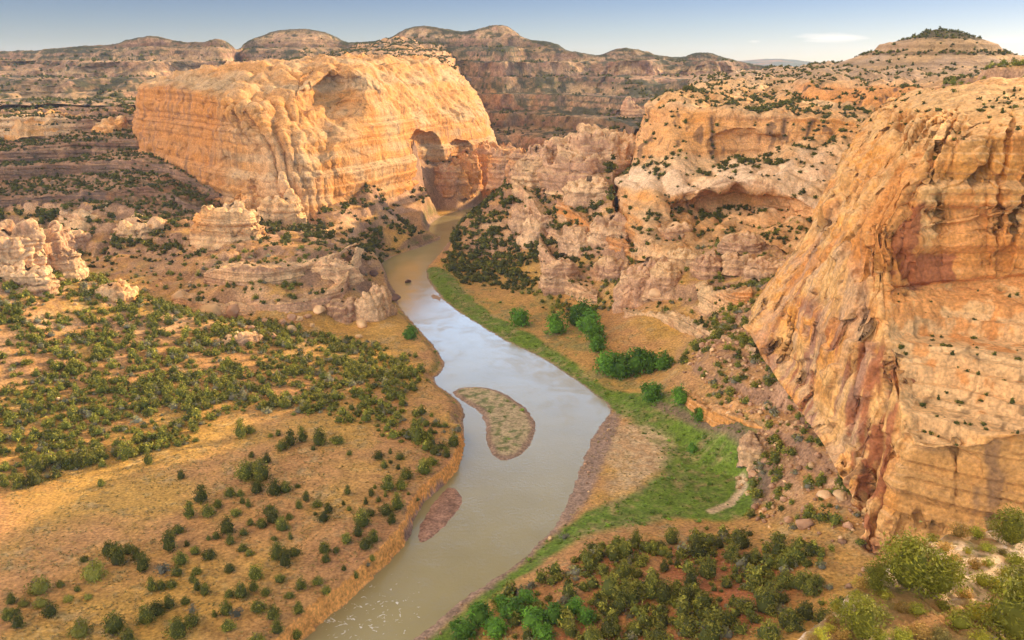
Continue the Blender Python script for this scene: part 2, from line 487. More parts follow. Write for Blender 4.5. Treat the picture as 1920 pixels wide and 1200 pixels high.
def rbf_fit(A, c=12.0):
    d = np.sqrt(((A[:, None, :2] - A[None, :, :2]) ** 2).sum(-1) + c * c)
    n = len(A)
    M = np.zeros((n + 1, n + 1))
    M[:n, :n] = d + np.eye(n) * 0.0
    M[:n, n] = 1; M[n, :n] = 1
    b = np.zeros(n + 1); b[:n] = A[:, 2]
    return np.linalg.solve(M, b), c
RW, RC = rbf_fit(AN)
def rbf(x, y):
    s = np.full(x.shape, RW[-1])
    for (ax, ay, _), w in zip(AN, RW[:-1]):
        s = s + w * np.sqrt((x - ax) ** 2 + (y - ay) ** 2 + RC * RC)
    return s

# ground grid: rows get closer together towards the photographer
NR, NC = 1150, 900
yy = np.exp(np.linspace(math.log(70), math.log(2300), NR))
tt = np.linspace(-0.82, 0.86, NC)
Y, T = np.meshgrid(yy, tt, indexing='ij')
X = T * (Y + 40)
_ri = np.unique(np.append(np.arange(0, NR, 4), NR - 1)); _ci = np.unique(np.append(np.arange(0, NC, 4), NC - 1))
Z0 = upsample(rbf(X[np.ix_(_ri, _ci)], Y[np.ix_(_ri, _ci)]), _ri, _ci, X.shape)
P2 = np.stack([X, Y, np.zeros_like(X)], -1)
wob = fbm(P2, 9, 4, seed=1) + .6 * fbm(P2, 2.6, 2, seed=7)
D_R = sdf(X, Y, RIVER) + 1.6 * wob
D_I = sdf(X, Y, ISLAND) + 2.0 * wob
D_B = sdf(X, Y, BAR) + 2.2 * wob
D_S = sdf(X, Y, SHOAL) + 0.9 * wob
for pts, dp in (([(-160, 226, 1400), (110, 214, 1400), (255, 210, 1400), (400, 220, 1250), (470, 330, 1010), (470, 420, 880), (390, 430, 880), (310, 415, 915), (200, 405, 935), (0, 420, 940), (-160, 425, 940)], 16),
                ([(1300, 160, 1150), (1215, 190, 960), (1190, 320, 870), (1170, 370, 820), (1220, 430, 745), (1300, 405, 790), (1380, 392, 800), (1450, 396, 785), (1560, 420, 735), (1700, 392, 740), (1760, 240, 820), (1850, 160, 880), (1600, 118, 1400)], 16)):
    Z0 = Z0 - dp * sstep(14, -14, sdf(X, Y, [tuple(at_d(*q)[:2]) for q in pts]))
# which bank
mid = ground_poly([(570, 1250), (830, 1080), (960, 930), (1000, 860), (1040, 780), (900, 660), (780, 540), (760, 500), (830, 460), (850, 420), (915, 376)])
xm = np.interp(Y, [p[1] for p in mid], [p[0] for p in mid])
left = X < xm
bluff = left * (1 - sstep(440, 480, Y))
bw = np.where(left, np.where(bluff > .5, 2.2, 9.0), 16.0)
land = sstep(0, 1, np.clip(D_R, 0, None) / bw)
Zg = np.maximum(Z0, 0.8) * (0.08 + 0.92 * land)
rough = sstep(14, 36, Z0)
hillL = ((X < -120) & (Y < 660))
rr = rough * np.where(hillL, .3, 1.0)
big = fbm(P2, 60, 4, seed=2)
bil = fbm(P2, 30, 3, seed=4, kind='billow')
bil2 = fbm(P2, 9, 3, seed=5, kind='billow')
Zg = Zg + land * (0.5 * fbm(P2, 22, 3, seed=3) + rr * (6.0 * big + 4.5 * bil + 1.5 * bil2))
# tilted slabs and ledges where the rock shows
tilt = np.where(X > -60, -.22 * X + .05 * Y, .02 * X)
hz = Zg + tilt + 9 * fbm(P2, 110, 3, seed=6)
for per, k in ((13.0, .75), (4.6, .6)):
    q = hz / per
    fq = q - np.floor(q)
    ter = (np.floor(q) + sstep(.55, .97, fq)) * per - hz
    wl = rr * sstep(-.1, .25, fbm(P2, 75, 3, seed=8 + int(per)) + .08) * land
    Zg = Zg + ter * wl * k
    hz = hz + ter * wl * k
Zw = -1.2
Zg = np.where(D_R < 0, np.maximum(Zw, D_R * .5), Zg)
isl = np.maximum(np.maximum(sstep(1.5, -5, D_I) * 1.2, sstep(1.5, -6, D_B) * 0.9), sstep(1.5, -3, D_S) * 0.6)
Zg = np.where(D_R < 2, np.maximum(Zg, isl - 0.35 + 0.12 * wob), Zg)
# water
def build_water():
    m, t, b = node_mat('river_water')
    N, L = t.nodes, t.links
    tc = N.new('ShaderNodeTexCoord')
    mp = N.new('ShaderNodeMapping'); mp.inputs['Scale'].default_value = (1, 1, 1)
    L.new(tc.outputs['Object'], mp.inputs['Vector'])
    n = N.new('ShaderNodeTexNoise'); n.inputs['Scale'].default_value = .55; n.inputs['Detail'].default_value = 5; n.inputs['Roughness'].default_value = .6
    L.new(mp.outputs[0], n.inputs['Vector'])
    bp = N.new('ShaderNodeBump'); bp.inputs['Strength'].default_value = .22; bp.inputs['Distance'].default_value = .6
    L.new(n.outputs['Fac'], bp.inputs['Height']); L.new(bp.outputs[0], b.inputs['Normal'])
    n2 = N.new('ShaderNodeTexNoise'); n2.inputs['Scale'].default_value = .035; n2.inputs['Detail'].default_value = 7
    L.new(tc.outputs['Object'], n2.inputs['Vector'])
    mx = N.new('ShaderNodeMix'); mx.data_type = 'RGBA'
    mx.inputs[6].default_value = (.245, .20, .085, 1); mx.inputs[7].default_value = (.35, .29, .135, 1)
    L.new(n2.outputs['Fac'], mx.inputs['Factor']); L.new(mx.outputs[2], b.inputs['Base Color'])
    rn = N.new('ShaderNodeTexNoise'); rn.inputs['Scale'].default_value = .05; rn.inputs['Detail'].default_value = 5; rn.inputs['Distortion'].default_value = 1.5
    L.new(tc.outputs['Object'], rn.inputs['Vector'])
    rr_ = N.new('ShaderNodeMapRange'); rr_.inputs['From Min'].default_value = .4; rr_.inputs['From Max'].default_value = .62; rr_.inputs['To Min'].default_value = .06; rr_.inputs['To Max'].default_value = .18
    L.new(rn.outputs['Fac'], rr_.inputs['Value']); L.new(rr_.outputs[0], b.inputs['Roughness'])
    rb_ = N.new('ShaderNodeMapRange'); rb_.inputs['From Min'].default_value = .38; rb_.inputs['From Max'].default_value = .65; rb_.inputs['To Min'].default_value = .12; rb_.inputs['To Max'].default_value = .26
    L.new(rn.outputs['Fac'], rb_.inputs['Value']); L.new(rb_.outputs[0], bp.inputs['Strength'])
    b.inputs['IOR'].default_value = 1.333
    me = bpy.data.meshes.new('river')
    # white water over the shallows at the bottom of the picture
    rp = at_z(690, 1150, 0)
    vm = N.new('ShaderNodeVectorMath'); vm.operation = 'DISTANCE'; vm.inputs[1].default_value = (rp[0], rp[1], 0)
    L.new(tc.outputs['Object'], vm.inputs[0])
    fo = N.new('ShaderNodeTexNoise'); fo.inputs['Scale'].default_value = .42; fo.inputs['Detail'].default_value = 5; fo.inputs['Distortion'].default_value = 1.2
    L.new(tc.outputs['Object'], fo.inputs['Vector'])
    m1 = N.new('ShaderNodeMapRange'); m1.inputs['From Min'].default_value = 8; m1.inputs['From Max'].default_value = 48; m1.inputs['To Min'].default_value = .10; m1.inputs['To Max'].default_value = -.12
    L.new(vm.outputs['Value'], m1.inputs['Value'])
    ad = N.new('ShaderNodeMath'); L.new(fo.outputs['Fac'], ad.inputs[0]); L.new(m1.outputs[0], ad.inputs[1])
    m2 = N.new('ShaderNodeMapRange'); m2.inputs['From Min'].default_value = .69; m2.inputs['From Max'].default_value = .78; m2.inputs['To Max'].default_value = .8
    L.new(ad.outputs[0], m2.inputs['Value'])
    mf = N.new('ShaderNodeMix'); mf.data_type = 'RGBA'; mf.inputs[7].default_value = (.75, .73, .66, 1)
    L.new(m2.outputs[0], mf.inputs['Factor']); L.new(mx.outputs[2], mf.inputs[6]); L.new(mf.outputs[2], b.inputs['Base Color'])
    v = [(-330, 150, 0), (420, 150, 0), (420, 1600, 0), (-330, 1600, 0)]
    me.from_pydata(v, [], [(0, 1, 2, 3)])
    me.materials.append(m)
    o = bpy.data.objects.new('river', me); col.objects.link(o)
    tag(o, 'olive brown river winding through the canyon floor', 'river', kind='structure')
build_water()

scatter_src = []                 # surfaces that carry scrub
CARVE = []                       # surfaces the ground must stay below

# ------------------------------------------------------------------ the big butte on the left
def build_butte():
    cols = [  # each column: back, crest, rim, upper, lower, foot, buried
        [(300, 150, 1700), (280, 162, 1550), (268, 178, 1450), (262, 195, 1440), (258, 215, 1430), (255, 232, 1420), (255, 245, 1420)],
        [(300, 150, 1500), (272, 158, 1290), (257, 168, 1245), (253, 190, 1240), (250, 212, 1238), (246, 234, 1232), (246, 262, 1225)],
        [(340, 140, 1450), (335, 143, 1250), (312, 158, 1165), (308, 200, 1160), (305, 240, 1155), (302, 282, 1146), (300, 315, 1130)],
        [(430, 122, 1400), (425, 121, 1180), (388, 180, 1065), (388, 230, 1058), (386, 285, 1052), (384, 335, 1044), (380, 372, 1030)],
        [(480, 118, 1400), (475, 124, 1150), (428, 192, 1010), (440, 240, 1000), (455, 300, 992), (462, 368, 982), (455, 410, 970)],
        [(540, 112, 1400), (530, 122, 1160), (470, 205, 990), (495, 265, 975), (520, 330, 960), (540, 410, 940), (520, 450, 925)],
        [(580, 108, 1400), (565, 116, 1190), (545, 180, 1040), (560, 255, 985), (580, 320, 975), (596, 402, 958), (600, 445, 940)],
        [(620, 104, 1450), (608, 107, 1260), (614, 130, 1120), (622, 198, 1105), (636, 262, 1020), (645, 380, 1000), (655, 420, 985)],
        [(690, 104, 1550), (665, 108, 1330), (683, 138, 1125), (690, 190, 1095), (694, 250, 1072), (702, 333, 1060), (715, 372, 1045)],
        [(760, 108, 1700), (742, 112, 1450), (737, 195, 1175), (745, 225, 1155), (752, 262, 1148), (764, 305, 1140), (775, 335, 1125)],
        [(810, 108, 1800), (800, 113, 1560), (788, 205, 1265), (792, 232, 1240), (798, 262, 1245), (804, 294, 1236), (812, 318, 1220)],
        [(850, 130, 1800), (842, 143, 1600), (832, 212, 1345), (838, 240, 1330), (842, 265, 1330), (848, 290, 1322), (855, 312, 1300)],
        [(885, 160, 1900), (876, 165, 1640), (884, 215, 1430), (886, 240, 1415), (890, 260, 1410), (896, 284, 1402), (900, 305, 1380)],
        [(915, 215, 1900), (913, 212, 1640), (917, 235, 1500), (924, 252, 1492), (930, 264, 1486), (938, 278, 1480), (945, 300, 1450)],
        [(918, 235, 2000), (918, 232, 1800), (920, 240, 1700), (925, 250, 1700), (928, 262, 1690), (932, 275, 1690), (940, 290, 1690)],
    ]
    ctrl = [[c[r] for c in cols] for r in range(7)]
    P, U, V = loft(ctrl, 1.3, .13, .05, skirt=35)
    # two arched alcoves worn into the right-hand wall
    for (uc, vc, ru, rv, dep) in ((10.0, 5.0, .62, 1.6, 26), (11.35, 5.0, .45, 1.1, 20), (7.1, 1.95, .95, .95, 15)):
        wu, wv = .12 * fbm(P, 30, 2, seed=71), .25 * fbm(P, 35, 2, seed=72)
        a = np.clip(1 - np.abs((U + wu - uc) / ru) ** 3.4 - np.abs((V + wv - vc) / rv) ** 3.4, 0, 1)
        P = P + grid_normals(P) * (-dep * np.sqrt(a) * (V > 1.5))[..., None] * np.array([1, 1, .2])
    Q, N, hz = cliff_shape(P, 9, 110, 1.9, 11, 2.6, 34, .45, 61, 5.0, 26, 5.0, 1 - .65 * sstep(6.5, 7.5, U) * sstep(2.2, 3, V), 3.2, 50)
    # rounded vertical ribs on the prow
    uu = U * 2.3 + 1.6 * fbm(P, 60, 2, (1, 1, 2), 78)
    rib = np.exp(-((U - 4.9) / 1.3) ** 2) * sstep(1.5, 2.2, V) * 6 * (np.abs(np.sin(math.pi * uu)) ** .8 - .6) * (.5 + 1.2 * sstep(-.3, .3, fbm(P, 40, 2, seed=79)))
    Q = Q + N * rib[..., None]
    N = grid_normals(Q)
    Cc = rock_colour(Q, N, hz, 61, GOLD * .80, CREAM * .66, .75, .4, pink=.12, dust=.2)
    Cc = mix(Cc, CREAM * np.array([1.0, 1.02, 1.1]), .55 * np.exp(-((U - 5.0) / .7) ** 2) * sstep(2.6, 3.6, V))
    Cc = mix(Cc, ORANGE * .85, .72 * sstep(4.0, 3.0, U) * sstep(1.8, 2.2, V))  # varnish orange deepened here; the left facet's shade is painted in
    cv = fbm(Q, 22, 3, (1, 1, 3), 75, 'ridge')
    Cc = Cc * (1 - .4 * sstep(.28, .45, cv))[..., None]
    Cc = mix(Cc, VARN_SHADE * 1.6, .5 * sstep(.3, .7, 1 - np.abs(N[..., 2])) * sstep(6.8, 7.4, U) * sstep(.16, .34, fbm(Q, 11, 3, (1, 1, 14), 76)))
    Cc = mix(Cc, VARN_SHADE * 1.8, .5 * sstep(4.0, 3.0, U) * sstep(1.8, 2.2, V) * sstep(.1, .35, fbm(Q, 9, 3, (1, 1, 12), 74)))
    Cc = mix(Cc, SCRUB, .5 * sstep(.6, .85, np.abs(N[..., 2])) * sstep(.12, .3, fbm(Q, 14, 3, seed=66)) * (U > 6.5))
    CARVE.append(('skirted', Q, N, U, V))
    o = grid_mesh('butte', Q, Cc, M_ROCK)
    tag(o, 'sunlit golden sandstone butte with rounded prow and arched alcoves left of the river', 'butte', kind='structure')
build_butte()

# ------------------------------------------------------------------ the near cliff on the right
def build_near_cliff():
    cols = [
        [(1720, 168, 720), (1690, 182, 700), (1660, 205, 680), (1610, 310, 665), (1570, 390, 650), (1530, 460, 630), (1500, 530, 610), (1490, 570, 600)],
        [(1725, 165, 640), (1690, 182, 610), (1640, 207, 580), (1565, 322, 535), (1512, 430, 510), (1440, 530, 490), (1386, 602, 470), (1402, 628, 462)],
        [(1745, 163, 600), (1715, 186, 540), (1665, 225, 500), (1600, 350, 462), (1552, 470, 445), (1500, 585, 430), (1482, 690, 428), (1470, 735, 420)],
        [(1780, 160, 560), (1745, 190, 480), (1690, 258, 425), (1618, 420, 400), (1585, 530, 388), (1560, 660, 375), (1545, 775, 372), (1535, 815, 362)],
        [(1820, 156, 540), (1785, 192, 450), (1712, 280, 388), (1642, 440, 372), (1640, 545, 364), (1655, 680, 338), (1618, 900, 325), (1610, 960, 315)],
        [(1835, 152, 530), (1805, 194, 440), (1745, 280, 380), (1662, 440, 368), (1662, 550, 364), (1712, 826, 306), (1655, 1010, 303), (1650, 1070, 296)],
        [(1850, 150, 520), (1840, 195, 430), (1800, 266, 374), (1790, 420, 370), (1790, 548, 368), (1800, 822, 298), (1760, 1000, 293), (1750, 1060, 288)],
        [(1950, 142, 520), (1930, 190, 430), (1920, 250, 372), (1920, 400, 368), (1920, 535, 366), (1920, 800, 290), (1920, 992, 283), (1920, 1060, 278)],
        [(2300, 140, 520), (2250, 190, 420), (2250, 250, 360), (2250, 400, 350), (2250, 535, 340), (2250, 800, 280), (2250, 992, 274), (2250, 1060, 270)],
    ]
    ctrl = [[c[r] for c in cols] for r in range(8)]
    P, U, V = loft(ctrl, 1.25, .12, .035, maxseg=300)
    cf = sstep(4.7, 5.3, U)
    inn = cf * (4.0 * np.exp(-((V - 3.93) / .07) ** 2) + 3.0 * sstep(5.04, 5.1, V) * sstep(5.9, 5.2, V) + 1.5 * np.exp(-((V - 3.05) / .05) ** 2))
    P = P + np.stack([0 * inn, inn, 0 * inn], -1)
    N0 = grid_normals(P)
    rib = fbm(P, 30, 2, (1, 1, 7), 83, 'billow')
    P = P + N0 * ((sstep(1, 1.8, V) * sstep(4.6, 3.6, V) * sstep(5.6, 4.6, U) * 5) * rib)[..., None]
    fin = np.abs(np.sin(math.pi * (U * 2.1 + .5 * fbm(P, 45, 2, (1, 1, 2), 85) + .08 * V))) ** .7 - .6
    P = P + N0 * (7.0 * fin * sstep(1.1, 1.6, V) * sstep(4.4, 3.2, V) * sstep(6.0, 4.8, U))[..., None]
    pan = np.abs(np.sin(math.pi * (U * 1.7 + .35 * fbm(P, 60, 2, (1, 1, 3), 86)))) ** .35 - .85
    P = P + N0 * (2.6 * pan * sstep(1.6, 2.0, V) * sstep(4.0, 3.7, V) * sstep(4.8, 5.4, U))[..., None]
    for uc, wu, va, vb, dep in ((4.12, .10, 4.7, 7.2, 6), (4.62, .05, 4.6, 7.2, 5), (3.55, .05, 1.2, 4.0, 4), (2.6, .07, 1.4, 3.2, 5), (4.5, .06, 1.0, 3.6, 4), (6.55, .03, 1.5, 3.4, 3)):
        uu = U + .12 * fbm(P, 25, 2, seed=84) + .06 * (V - 5)
        g = np.exp(-((uu - uc) / wu) ** 2) * sstep(va, va + .3, V) * sstep(vb, vb - .3, V)
        P = P - N0 * (1.6 * dep * g)[..., None]
    crk = fbm(P, 17, 2, (1, 1, 6), 93, 'ridge')
    P = P - N0 * (3.2 * sstep(.30, .46, crk) * sstep(1.2, 1.8, V) * sstep(7.2, 6.6, V) * (1 - sstep(3.9, 4.1, V) * sstep(5.1, 4.9, V) * sstep(4.6, 5.4, U)))[..., None]
    Q, N, hz = cliff_shape(P, 4.5, 50, 1.6 * (.25 + .75 * sstep(4.3, 5.2, U)), 9, 1.4, 13, .5, 81, 1.2, 9, 2.5, 1 - .55 * sstep(4.9, 5.4, U) * sstep(1.6, 2.1, V), 3.0, 34)
    # benches on the sloping shelf
    sh = sstep(4.0, 4.2, V) * sstep(5.1, 4.9, V) * sstep(4.6, 5.4, U)
    hh = Q[..., 2] + 1.5 * fbm(Q, 40, 2, seed=88)
    f = hh / 15.0; ff = f - np.floor(f)
    Q[..., 2] += sh * ((np.floor(f) + sstep(.5, .96, ff)) * 15.0 - hh) * .75
    hh = Q[..., 2] + 1.0 * fbm(Q, 30, 2, seed=87)
    f = hh / 6.5; ff = f - np.floor(f)
    dz = sh * ((np.floor(f) + sstep(.6, .95, ff)) * 6.5 - hh) * .9
    Q[..., 2] += dz
    hh = Q[..., 2] + .7 * fbm(Q, 18, 2, seed=89); f = hh / 2.1; ff = f - np.floor(f)
    Q[..., 2] += sh * ((np.floor(f) + sstep(.6, .97, ff)) * 2.1 - hh) * .7
    N = grid_normals(Q)
    Cc = rock_colour(Q, N, hz, 81, np.array([.68, .37, .12]), np.array([.64, .275, .055]), .5, .15, pink=.1, dust=.4)
    Cc = mix(Cc, ORANGE * 1.05, .8 * sstep(.0, .3, fbm(Q, 38, 4, (1, 1, .8), 87)) * sstep(1.5, 2, V) * (1 - sh))
    Cc = mix(Cc, CREAM * 1.05, .6 * sh)
    # rust coloured faces where slabs have fallen, long brown streaks on the left face
    def blob(uc, vc, ru, rv, amp=.35, seed=0):
        n = fbm(Q, 12, 3, seed=90 + seed)
        return sstep(1.1, .85, np.sqrt(((U - uc) / ru) ** 2 + ((V - vc) / rv) ** 2) + amp * 3 * n + .5 * amp * fbm(Q, 4, 2, seed=99))
    fs = fbm(Q, 3.2, 3, (1, 1, 9), 94)
    Cc = Cc * (1 + .5 * fs * sstep(5.0, 4.4, U) * sstep(2.6, 3.6, V))[..., None]
    Cc = np.clip(Cc * (1 - .5 * sstep(.28, .45, crk) * sstep(1.2, 1.8, V))[..., None], .01, .85)
    lf = sstep(1.2, 1.8, U) * sstep(5.0, 4.5, U) * sstep(4.2, 5.0, V)
    stv = fbm(Q, 6, 3, (1, 1, 12), 95) + .4 * fbm(Q, 30, 2, seed=96)
    Cc = mix(Cc, RUST * 1.35, .85 * lf * sstep(-.04, .24, stv))
    Cc = mix(Cc, GREY * np.array([1.2, 1.15, 1.05]), .4 * sstep(.6, 1.3, U) * sstep(4.5, 3.5, U) * sstep(2.8, 4, V) * sstep(-.1, .3, fbm(Q, 10, 3, (1, 1, 4), 97)))
    Cc = mix(Cc, ORANGE * 1.15, .7 * blob(6.3, 3.5, 1.3, .8, .5, 1))
    Cc = mix(Cc, RUST * 1.3, .85 * blob(5.55, 3.65, .5, .22, .4, 2))
    Cc = mix(Cc, RUST * 1.3, .8 * blob(5.3, 3.15, .22, .35, .4, 3))
    low = sstep(5.02, 5.2, V) * sstep(4.9, 5.3, U)
    Cc = mix(Cc, np.array([.44, .225, .065]), .8 * low)
    Cc = mix(Cc, VARN_SHADE * 1.3, .6 * low * sstep(.2, .4, fbm(Q, 9, 2, (1, 1, 12), 98)))
    CARVE.append(('cliff', Q, N, U, V))
    o = grid_mesh('cliff', Q, Cc, M_ROCK)
    tag(o, 'tall near sandstone cliff with rust stained faces and slickrock shelf on the right', 'cliff', kind='structure')
    scatter_src.append(('cliff', Q, N, U, V))
build_near_cliff()

# ------------------------------------------------------------------ terraces and alcoves behind it
def build_terraces():
    cols = [
        [(1290, 150, 1500), (1290, 160, 1400), (1290, 172, 1300), (1228, 205, 1250), (1192, 292, 1200), (1165, 340, 1100), (1165, 365, 1100), (1165, 400, 1100)],
        [(1298, 148, 1350), (1296, 160, 1180), (1290, 174, 1060), (1212, 190, 930), (1176, 312, 880), (1150, 342, 850), (1165, 432, 780), (1180, 490, 740)],
        [(1380, 136, 1400), (1375, 150, 1180), (1360, 174, 1040), (1262, 180, 895), (1250, 302, 845), (1222, 352, 800), (1225, 440, 730), (1245, 490, 700)],
        [(1450, 129, 1450), (1450, 150, 1170), (1450, 187, 1000), (1340, 207, 872), (1340, 303, 850), (1285, 362, 790), (1298, 397, 800), (1305, 470, 715)],
        [(1520, 122, 1500), (1500, 152, 1010), (1500, 190, 962), (1420, 209, 862), (1420, 300, 850), (1370, 335, 780), (1380, 388, 808), (1380, 460, 710)],
        [(1600, 116, 1500), (1580, 150, 985), (1580, 196, 935), (1520, 216, 852), (1500, 264, 845), (1450, 346, 770), (1450, 393, 790), (1450, 470, 690)],
        [(1700, 112, 1500), (1655, 160, 935), (1650, 206, 885), (1600, 226, 842), (1590, 252, 835), (1526, 386, 748), (1520, 416, 745), (1520, 490, 660)],
        [(2100, 110, 1500), (1850, 150, 880), (1850, 195, 850), (1760, 232, 820), (1750, 260, 810), (1710, 392, 720), (1700, 420, 720), (1700, 490, 660)],
    ]
    ctrl = [[c[r] for c in cols] for r in range(8)]
    P, U, V = loft(ctrl, 1.35, .16, .08)
    for (uc, vc, ru, rv, dep) in ((3.9, 5.75, 1.4, .55, 16), (3.7, 3.75, .9, .4, 12), (4.6, 1.6, .9, .4, 4)):
        a = np.clip(1 - ((U - uc) / ru) ** 2 - ((V - vc) / rv) ** 2, 0, 1)
        P = P + np.stack([3 * a, dep * np.sqrt(a), 0 * a], -1)
    Q, N, hz = cliff_shape(P, 5, 60, 1.8, 8.0, 1.8, 22, .6, 101, 5.5, 28, 4.0, 1.0, 1.8, 45)
    Cc = rock_colour(Q, N, hz, 101, CREAM * np.array([1, .95, .93]), GOLD, .5, .06, ledge_veg=.35, pink=.35)
    up = sstep(1.1, .8, V)
    Cc = mix(Cc, np.array([.36, .25, .155]) * (1 + .12 * layers(hz, 3, 4))[..., None], .7 * up)
    Cc = mix(Cc, np.array([.72, .50, .30]), .7 * sstep(4.1, 4.4, V) * sstep(5.15, 5.0, V) * sstep(-.35, .1, fbm(Q, 40, 3, seed=105)))
    wall = sstep(3.05, 3.2, V) * sstep(4.0, 3.85, V)
    alc = sstep(5.1, 5.3, V) * sstep(6.1, 5.9, V) * sstep(2.5, 3.0, U)
    f3 = sstep(1.05, 1.2, V) * sstep(2.05, 1.9, V) * sstep(3.5, 4.2, U)
    Cc = mix(Cc, GOLD, .5 * np.maximum(wall, alc))
    Cc = mix(Cc, ORANGE * 1.1, .75 * f3)
    st = fbm(Q, 11, 3, (1, 1, 14), 103)
    Cc = mix(Cc, VARN_SHADE, .85 * np.maximum(f3, .8 * wall) * sstep(.12, .3, st))
    for uc in (2.95, 4.55, 5.1):
        Cc = mix(Cc, VARN_SHADE * .8, .9 * wall * np.exp(-((U + .05 * fbm(Q, 12, 2, seed=106) - uc) / .06) ** 2) * sstep(-.3, .1, fbm(Q, 18, 2, seed=107) + .2))
    Cc = mix(Cc, VARN_SHADE, .8 * alc * np.exp(-((U - 2.95) / .03) ** 2))
    CARVE.append(('rim_terraces', Q, N, U, V))
    o = grid_mesh('rim_terraces', Q, Cc, M_ROCK)
    tag(o, 'cream slickrock terraces with streaked alcoves stepping up to the right rim', 'cliff', kind='structure')
    scatter_src.append(('terraces', Q, N, U, V))
build_terraces()

# ------------------------------------------------------------------ mesas closing the view
def build_mesas():
    sky = [(-300, 104), (-150, 100), (0, 97), (90, 92), (130, 87), (215, 83), (240, 74), (270, 66), (300, 68), (335, 77), (385, 80), (398, 72), (412, 70), (425, 76), (438, 94), (451, 98), (457, 77), (490, 66), (522, 55), (575, 52), (630, 64), (643, 80),
           (700, 76), (736, 71), (742, 64), (756, 52), (790, 46), (830, 52), (850, 58), (885, 60), (905, 50), (935, 42), (955, 48), (980, 72), (1045, 79), (1056, 92), (1090, 97), (1125, 106), (1150, 92), (1170, 87), (1200, 92), (1240, 105), (1290, 107), (1305, 98), (1322, 94), (1340, 101), (1375, 112), (1430, 124), (1520, 128), (1700, 128)]
    bx = [-300, 0, 250, 450, 700, 900, 1000, 1100, 1200, 1300, 1700]
    by = [190, 185, 190, 205, 260, 315, 310, 275, 240, 200, 170]
    bd = [1500, 1500, 1550, 1750, 1750, 1700, 1600, 1500, 1450, 1450, 1600]
    sd = lambda x: np.interp(x, [-300, 0, 300, 440, 460, 700, 950, 1100, 1400, 1700], [2600, 2600, 2500, 2400, 2700, 2700, 2500, 2400, 2500, 2600])
    rows = []
    for r in (-1, 0, .07, .14, .3, .5, .7, .85, 1.0):
        row = []
        for x, y in sky:
            yb, db = np.interp(x, bx, by), np.interp(x, bx, bd)
            if r < 0:
                row.append((x, y + 6, sd(x) + 260))
            else:
                rr = r
                d = sd(x) + (db - sd(x)) * (rr if rr > .1 else rr * .4)
                row.append((x, y + (yb - y) * rr, d))
        rows.append(row)
    P, U, V = loft(rows, 1.5, .3, .15, minv=24, minu=4)
    w = sstep(2.2, 3.2, V) * sstep(8.0, 7.0, V)
    spur = fbm(P, 330, 4, (1, 1, 8), 111, 'ridge')
    P = P + np.stack([0 * w, -150 * w * spur, 0 * w], -1)
    hh = P[..., 2] + 9 * fbm(P, 260, 3, seed=112)
    # stepped beds: cliffs between scrub covered ledges
    for per, k in ((34., .9), (12., .8)):
        f = hh / per; ff = f - np.floor(f)
        dz = ((np.floor(f) + sstep(.55, .95, ff)) * per - hh) * k * sstep(1.2, 2.2, V)
        P[..., 2] += dz; hh = hh + dz
    P = P + grid_normals(P) * (5 * fbm(P, 60, 3, seed=113) + 3 * fbm(P, 24, 3, (1, 1, 2), 114, 'billow'))[..., None]
    N = grid_normals(P)
    Cc = rock_colour(P, N, hh, 111, PINK * np.array([.50, .49, .55]), CREAM * .48, .35, .45, pink=.4, dust=.15)
    Cc = Cc * (1 + .3 * layers(hh, 17, 119) + .2 * layers(hh, 6, 120))[..., None]
    v = fbm(P, 26, 4, seed=116) + .7 * fbm(P, 190, 3, seed=117)
    Cc = mix(Cc, SCRUB, .9 * sstep(.35, .7, np.abs(N[..., 2])) * sstep(-.18, .12, v))
    cap = sstep(1.55, 1.1, V) * sstep(-.2, .1, fbm(P, 420, 2, (1, 1, 1), 118) + .1)
    Cc = mix(Cc, SCRUB * .9, cap * .85)
    CARVE.append(('mesas', P, N, U, V))
    o = grid_mesh('mesas', P, Cc, M_FAR)
    tag(o, 'layered pink sandstone mesas with scrub covered ledges along the skyline', 'mesa', kind='structure')
    scatter_src.append(('mesas', P, N, U, V))
build_mesas()

def build_mound(name, px, py0, d, rx, ry, h, z0, label, seed, cap=.62, mat=M_ROCK):
    c = at_dz(px, d, z0)
    n = 220
    t = np.linspace(-1.25, 1.25, n)
    A, B = np.meshgrid(t, t)
    PP = np.stack([c[0] + A * rx, c[1] + B * ry, 0 * A], -1)
    r = np.sqrt(A * A + B * B) + .12 * fbm(PP, rx * .5, 3, seed=seed)
    z = np.interp(r, [0, .12, .3, .42, .58, .63, .8, 1.0, 1.4], [1, .95, .80, .73, .60, .44, .28, .1, -.3]) * h * (1 + .1 * fbm(PP, rx * .22, 3, seed=seed + 7))
    PP[..., 2] = z0 + z + 1.5 * fbm(PP, 12, 3, seed=seed + 1, kind='billow')
    N = grid_normals(PP)
    Cc = rock_colour(PP, N, strata_z(PP, 5, 2), seed, CREAM * np.array([.50, .48, .46]), np.array([.32, .22, .14]), .2, .25, pink=.3, dust=.15)
    Cc = Cc * (1 + .3 * layers(strata_z(PP, 5, 2), 4.5, seed + 9))[..., None]
    v = fbm(PP, 8, 3, seed=seed + 3)
    Cc = mix(Cc, SCRUB, sstep(.5, .3, r + .25 * v) * .8 + .6 * sstep(.1, .25, v) * np.exp(-((r - .72) / .05) ** 2))
    o = grid_mesh(name, PP, Cc, mat)
    tag(o, label, 'hill', kind='structure')
    scatter_src.append(('knoll', PP, N, r, r))
build_mound('knoll', 1752, 0, 1300, 130, 130, 50, 194, 'dark capped sandstone knoll rising above the right rim', 131)

